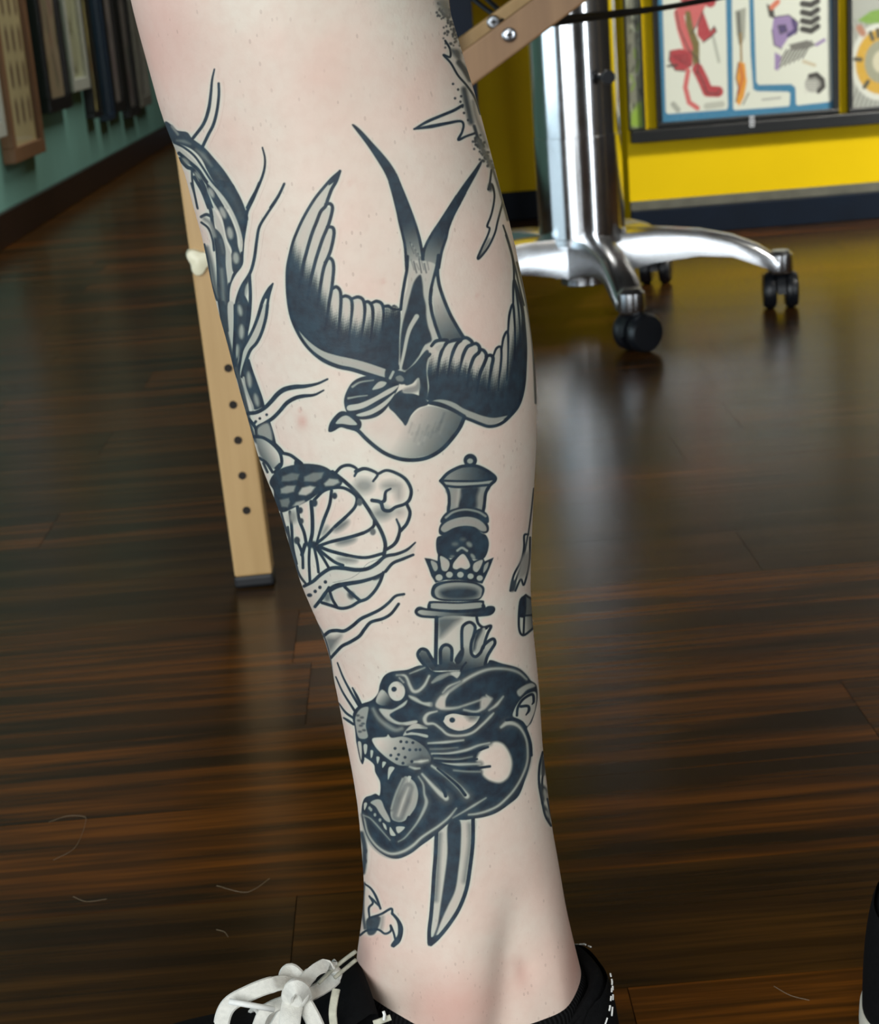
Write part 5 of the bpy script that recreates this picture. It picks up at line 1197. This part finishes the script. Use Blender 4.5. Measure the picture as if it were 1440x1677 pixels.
# black ledge the framed sheets stand on
zl0, zl1 = .1785, .2015
lg = MB().box(((XC + .005 + 2.4) / 2, YW - .014, (zl0 + zl1) / 2), (2.4 - XC - .005, .028, zl1 - zl0), None, .002).build('picture_ledge', M['frame_black'])
tag(lg, 'long black picture ledge along the yellow counter wall', 'shelf')
lx, lz = wz(750, 648); tg_ = MB().box((lx, YW - .0285, lz), (.009, .001, .020), None, 0).build('ledge_label', M['white_label'], lg); tg_['label'] = 'small white sticker'
for dz in (.0045, -.0045): MB().lathe([(.0022, -.0004), (.0034, 0), (.0022, .0004)], (lx, YW - .0294, lz + dz), (0, 1, 0), 14, False).build('label_print', M['frame_black'], tg_)

BLUE = srgb(30, 120, 160); WHITE = srgb(222, 227, 212)
def sheet_frame(name, label, x0, x1, z1, bw):
    t = thing(name, label, 'picture', ((x0 + x1) / 2, YW - .01, zl1)); frame_bars(x0, x1, zl1 + .0005, z1, bw, .018, YW - .002, M['frame_black'], t)
    MB().box(((x0 + x1) / 2, YW - .004, (zl1 + z1) / 2), (x1 - x0 - .004, .003, z1 - zl1 - .004)).build('back_board', M['frame_black'], t); return t
# middle sheet
x0, x1 = wz(236, 300)[0], wz(1222, 300)[0]; z1 = .515
t = sheet_frame('framed_flash_sheet', 'framed tattoo flash sheet with red figure and purple creature in blue panels', x0, x1, z1, .010)
ox, oz = x0 + .009, zl1 + .009; S = Sheet(x1 - x0 - .018, z1 - zl1 - .018, .0013, BLUE)
def L(pts): return [(wz(*p)[0] - ox, wz(*p)[1] - oz) for p in pts]
S.poly(L([(282, 0), (300, 600), (310, 612), (628, 588), (634, 570), (622, -20), (610, -900), (260, -880)]), WHITE)
S.poly(L([(655, 20), (662, 585), (672, 592), (960, 570), (966, 560), (968, 500), (955, 492), (790, 490), (770, 480), (756, 300), (748, 0), (735, -900), (640, -900)]), WHITE)
S.poly(L([(772, 0), (786, 440), (800, 456), (975, 452), (996, 470), (1000, 560), (1010, 566), (1185, 546), (1192, 535), (1182, 0), (1160, -900), (760, -900)]), WHITE)
RED = srgb(176, 44, 56); RED2 = srgb(206, 96, 96); OL = srgb(112, 98, 40); BK = srgb(44, 44, 42); PU = srgb(150, 128, 176); PU2 = srgb(70, 54, 110); OR = srgb(222, 150, 22); GR = srgb(120, 122, 112)
S.poly(L([(355, 60), (420, 90), (440, 180), (470, 120), (540, -20), (420, -60), (390, 20)]), RED2); S.poly(L([(470, 130), (500, 60), (540, 170), (560, 140), (572, 165), (540, 200), (500, 225), (470, 190)]), RED)
S.poly(L([(405, 60), (430, 60), (450, 160), (480, 230), (480, 330), (455, 390), (440, 300), (410, 180)]), OL); S.line(L([(370, 70), (385, 150), (420, 260)]), .018, RED2)
S.poly(L([(325, 270), (380, 262), (440, 280), (445, 350), (400, 380), (350, 375), (320, 320)]), RED); S.line(L([(470, 370), (500, 430), (525, 490), (580, 492)]), .020, RED)
S.line(L([(420, 380), (405, 470), (425, 550), (470, 580)]), .009, RED2); S.line(L([(310, 355), (360, 350)]), .004, BK); S.line(L([(555, 200), (585, 330)]), .006, srgb(180, 186, 172))
S.line(L([(400, -20), (470, -60), (540, 10)]), .02, RED); S.line(L([(340, 560), (365, 590)]), .01, srgb(168, 172, 160)); S.line(L([(520, 570), (600, 560)]), .012, srgb(186, 190, 176))
S.poly(L([(670, 60), (730, 40), (725, 200), (700, 260), (680, 180)]), srgb(160, 164, 150)); S.line(L([(690, 70), (700, 230)]), .006, srgb(96, 98, 90)); S.line(L([(702, 180), (706, 330)]), .004, srgb(150, 120, 60))
S.poly(L([(690, 330), (725, 340), (735, 440), (720, 520), (695, 570), (676, 545), (690, 470), (678, 420)]), OR); S.line(L([(700, 350), (712, 420), (690, 500)]), .006, srgb(204, 110, 30)); S.line(L([(715, 560), (745, 500)]), .003, GR)
S.poly(L([(880, 90), (960, 80), (1010, 120), (1000, 180), (960, 200), (920, 260), (880, 240), (870, 160)]), PU); S.poly(L([(905, 140), (940, 135), (950, 165), (915, 180)]), PU2); S.line(L([(985, 110), (1000, 160), (960, 190)]), .008, PU2)
S.poly(L([(840, 20), (880, 40), (885, 100), (855, 90)]), BK); S.line(L([(870, 40), (900, 10)]), .010, srgb(214, 120, 90))
for q, (a, b) in enumerate(((0, 20), (50, 66), (95, 112), (140, 156))): S.line(L([(1035, b), (1080, a + 26), (1115, b - 14)]), .011, BK)
for q in range(7): S.line(L([(890 + q * 24, 370 - q * 10), (950 + q * 22, 270 - q * 8)]), .0035, srgb(92, 92, 88))
S.poly(L([(960, 240), (1060, 215), (1110, 240), (1060, 262), (980, 270)]), srgb(110, 110, 104)); S.line(L([(1110, 240), (1150, 215)]), .006, PU); S.poly(L([(885, 280), (920, 300), (905, 380), (885, 370)]), PU)
S.line(L([(1040, 330), (1100, 350)]), .006, srgb(200, 190, 160))
cc = L([(1092, 450)])[0]; S.poly([(cc[0] + .016 * math.cos(a), cc[1] + .016 * math.sin(a)) for a in [k * .35 for k in range(18)]], srgb(150, 152, 144)); S.line(L([(1075, 408), (1110, 400), (1142, 430), (1146, 465), (1120, 490)]), .009, BK)
for q in range(5): S.line(L([(1045, 440 + q * 14), (1110, 440 + q * 12)]), .0016, srgb(206, 208, 198))
for a_ in ([(355, 60), (372, 150), (420, 262), (440, 285)], [(440, 180), (470, 130), (500, 60)], [(540, 170), (560, 142), (572, 168), (540, 200), (500, 228)], [(322, 275), (318, 325), (352, 378), (402, 382)], [(470, 380), (500, 440), (522, 500), (580, 505), (585, 485)], [(445, 290), (480, 330), (465, 395)], [(400, 0), (440, -40), (520, -50)]): S.line(L(a_), .0022, srgb(60, 34, 34))
for a_ in ([(880, 92), (960, 80), (1012, 122), (1000, 182)], [(870, 160), (882, 242), (922, 262)], [(690, 335), (676, 420), (690, 472), (676, 548)], [(905, 138), (942, 134), (952, 168), (915, 182), (903, 140)]): S.line(L(a_), .002, srgb(50, 46, 60))
for q in range(6): S.line(L([(330 + q * 9, 300 + q * 6), (420 + q * 3, 290 + q * 14)]), .0014, srgb(120, 20, 36))
S.line(L([(820, 535), (915, 525)]), .004, srgb(172, 176, 168))
S.build('flash_print', (ox, YW - .0075, oz), (1, 0, 0), (0, 0, 1), t)
# left sheet
x0b, x1b = XC + .002, wz(172, 300)[0]
t = sheet_frame('framed_flash_sheet', 'narrow framed flash sheet with green leaves beside the chrome column', x0b, x1b, .515, .003)
S = Sheet(x1b - x0b - .006, .298, .0022, srgb(120, 122, 104)); rg = random.Random(3)
for k in range(60):
    x, y = rg.uniform(0, S.w), rg.uniform(0, .46); S.line([(x, y), (x + rg.uniform(-.008, .008), y + rg.uniform(.008, .02))], .004, rg.choice([srgb(120, 150, 30), srgb(60, 66, 40), srgb(170, 176, 150), srgb(40, 42, 32)]))
S.poly([(0, .005), (S.w, .0), (S.w, .05), (.004, .03)], srgb(140, 176, 40), .008)
S.build('flash_print', (x0b + .003, YW - .0075, zl1 + .003), (1, 0, 0), (0, 0, 1), t)
# right sheet
x0c = wz(1272, 300)[0]; x1c = x0c + .40
t = sheet_frame('framed_flash_sheet', 'framed sheet with yellow round emblem on hatched grey at the right border', x0c, x1c, .515, .008)
ox, oz = x0c + .006, zl1 + .008; S = Sheet(x1c - x0c - .012, .298, .0016, srgb(168, 172, 162))
for k in range(46):
    S.line([(k * .009, 0), (k * .009 + .06, .16)], .0016, srgb(70, 74, 70)); S.line([(k * .009, .16), (k * .009 + .06, 0)], .0012, srgb(110, 114, 108))
c = L([(1460, 330)])[0]
for r, col in ((.062, srgb(214, 218, 206)), (.052, srgb(204, 160, 24)), (.034, srgb(150, 152, 126)), (.018, srgb(204, 200, 170))): S.poly([(c[0] + r * .95 * math.cos(a), c[1] + r * 1.15 * math.sin(a)) for a in [k * math.tau / 24 for k in range(24)]], col, .004)
for k in range(9): S.line([(c[0] + .05 * math.cos(k), c[1] + .058 * math.sin(k)), (c[0] + .04 * math.cos(k), c[1] + .046 * math.sin(k))], .008, srgb(70, 66, 40))
S.poly(L([(1330, 110), (1400, 60), (1480, 40), (1480, 120), (1390, 130)]), srgb(116, 160, 50), .004); S.line(L([(1340, 150), (1360, 180)]), .012, srgb(176, 120, 90), .006)
S.build('flash_print', (ox, YW - .0075, oz), (1, 0, 0), (0, 0, 1), t)

# framed sheets on the left wall: picture points of the two lower corners, top height
CRM = srgb(198, 188, 140); TAN = srgb(128, 108, 72)
defs = [
    ((-58, 246), (12, 222), .92, 'frame_white', srgb(170, 190, 200), 'dots', 'pale framed sheet cut off by the left border'),
    ((26, 266), (76, 250), .95, 'frame_brown', CRM, 'bottles', 'brown wooden frame with cream sheet of small brown figures'),
    ((84, 183), (120, 178), .66, 'frame_black', srgb(150, 134, 104), 'blots', 'black frame with mottled tan sheet next to the brown wooden frame'),
    ((122, 149), (149, 146), .86, 'frame_white', srgb(176, 182, 146), 'rings', 'pale frame with greenish sheet hanging highest on the teal wall'),
    ((157, 194), (169, 190), .62, 'frame_black', srgb(196, 186, 122), 'blots', 'narrow black frame with yellowed sheet low on the teal wall'),
    ((178, 197), (190, 195), .98, 'frame_blue', srgb(60, 84, 100), 'blots', 'tall dark blue frame seen edge on'),
    ((191, 187), (208, 178), .92, 'frame_black', srgb(122, 116, 112), 'blots', 'black frame with grey sheet beside the tall blue frame'),
    ((215, 193), (231, 187), .62, 'frame_black', srgb(104, 100, 96), 'blots', 'black frame with dim grey sheet, second from the far end'),
    ((234, 178), (249, 168), .60, 'frame_grey', srgb(96, 102, 96), 'blots', 'grey frame farthest along the teal wall')]
for (pa, pb, ztop_, fm, bgc, kind, lab) in defs:
    A_ = atX(*pa, XL + .03); B_ = atX(*pb, XL + .03); y0_, y1_ = A_[1], B_[1]; z0_ = (A_[2] + B_[2]) / 2; dep = .03
    t = thing('framed_sheet', lab, 'picture', (XL, (y0_ + y1_) / 2, z0_), 'framed sheets on the teal wall'); bw = min(.035, (y1_ - y0_) * .13)
    frame_bars(y0_, y1_, z0_, ztop_, bw, dep, XL + .001, M[fm], t, 'y')
    S = Sheet(y1_ - y0_ - bw * 1.9, ztop_ - z0_ - bw * 1.9, .006, bgc); rg = random.Random(int(y0_ * 100))
    if kind == 'bottles':
        for r in range(8):
            for cc_ in range(4):
                x = S.w * (.14 + .24 * cc_); y = .05 + r * .085; S.poly([(x - .016, y), (x + .016, y), (x + .018, y + .045), (x + .006, y + .062), (x - .006, y + .062), (x - .018, y + .045)], srgb(112, 92, 66), .012)
    elif kind == 'rings':
        for k in range(5): S.line([(S.w * .5 + .05 * math.cos(a), .08 + k * .13 + .06 * math.sin(a)) for a in [q * .52 for q in range(13)]], .012, srgb(110, 112, 78), .012)
    else:
        for k in range(16):
            x, y = rg.uniform(0, S.w), rg.uniform(0, S.h); S.line([(x, y), (x + rg.uniform(-.04, .04), y + rg.uniform(.03, .09))], rg.uniform(.015, .035), tuple(c * rg.uniform(.35, .7) for c in bgc[:3]), .02)
    S.build('print_sheet', (XL + .018, y0_ + bw * .95, z0_ + bw * .95), (0, 1, 0), (0, 0, 1), t)

# ---------------------------------------------------------------- lint and a hair on the floor
for k, pts in enumerate(([(80, 1348), (110, 1338), (138, 1339), (140, 1350), (131, 1376), (118, 1394), (88, 1410)], [(355, 1452), (398, 1463), (420, 1456), (442, 1440)], [(120, 1470), (142, 1478), (175, 1474)], [(355, 1524), (368, 1528), (374, 1536)], [(1268, 1617), (1295, 1632), (1326, 1640)])):
    p = smooth_path([Vector(atZ(x, y)) + Vector((0, 0, .0006)) for x, y in pts], 6)
    h = MB().tube(p, .0001, 5).build('hair', M['dust']); tag(h, ['curled pale hair on the floor, left of the leg', 'thin pale hair on the floor near the shoe laces', 'short pale hair near the left border', 'tiny bent hair just above the lace loop', 'straight pale hair on the floor right of the heel'][k], 'hair', 'hairs on the floor')
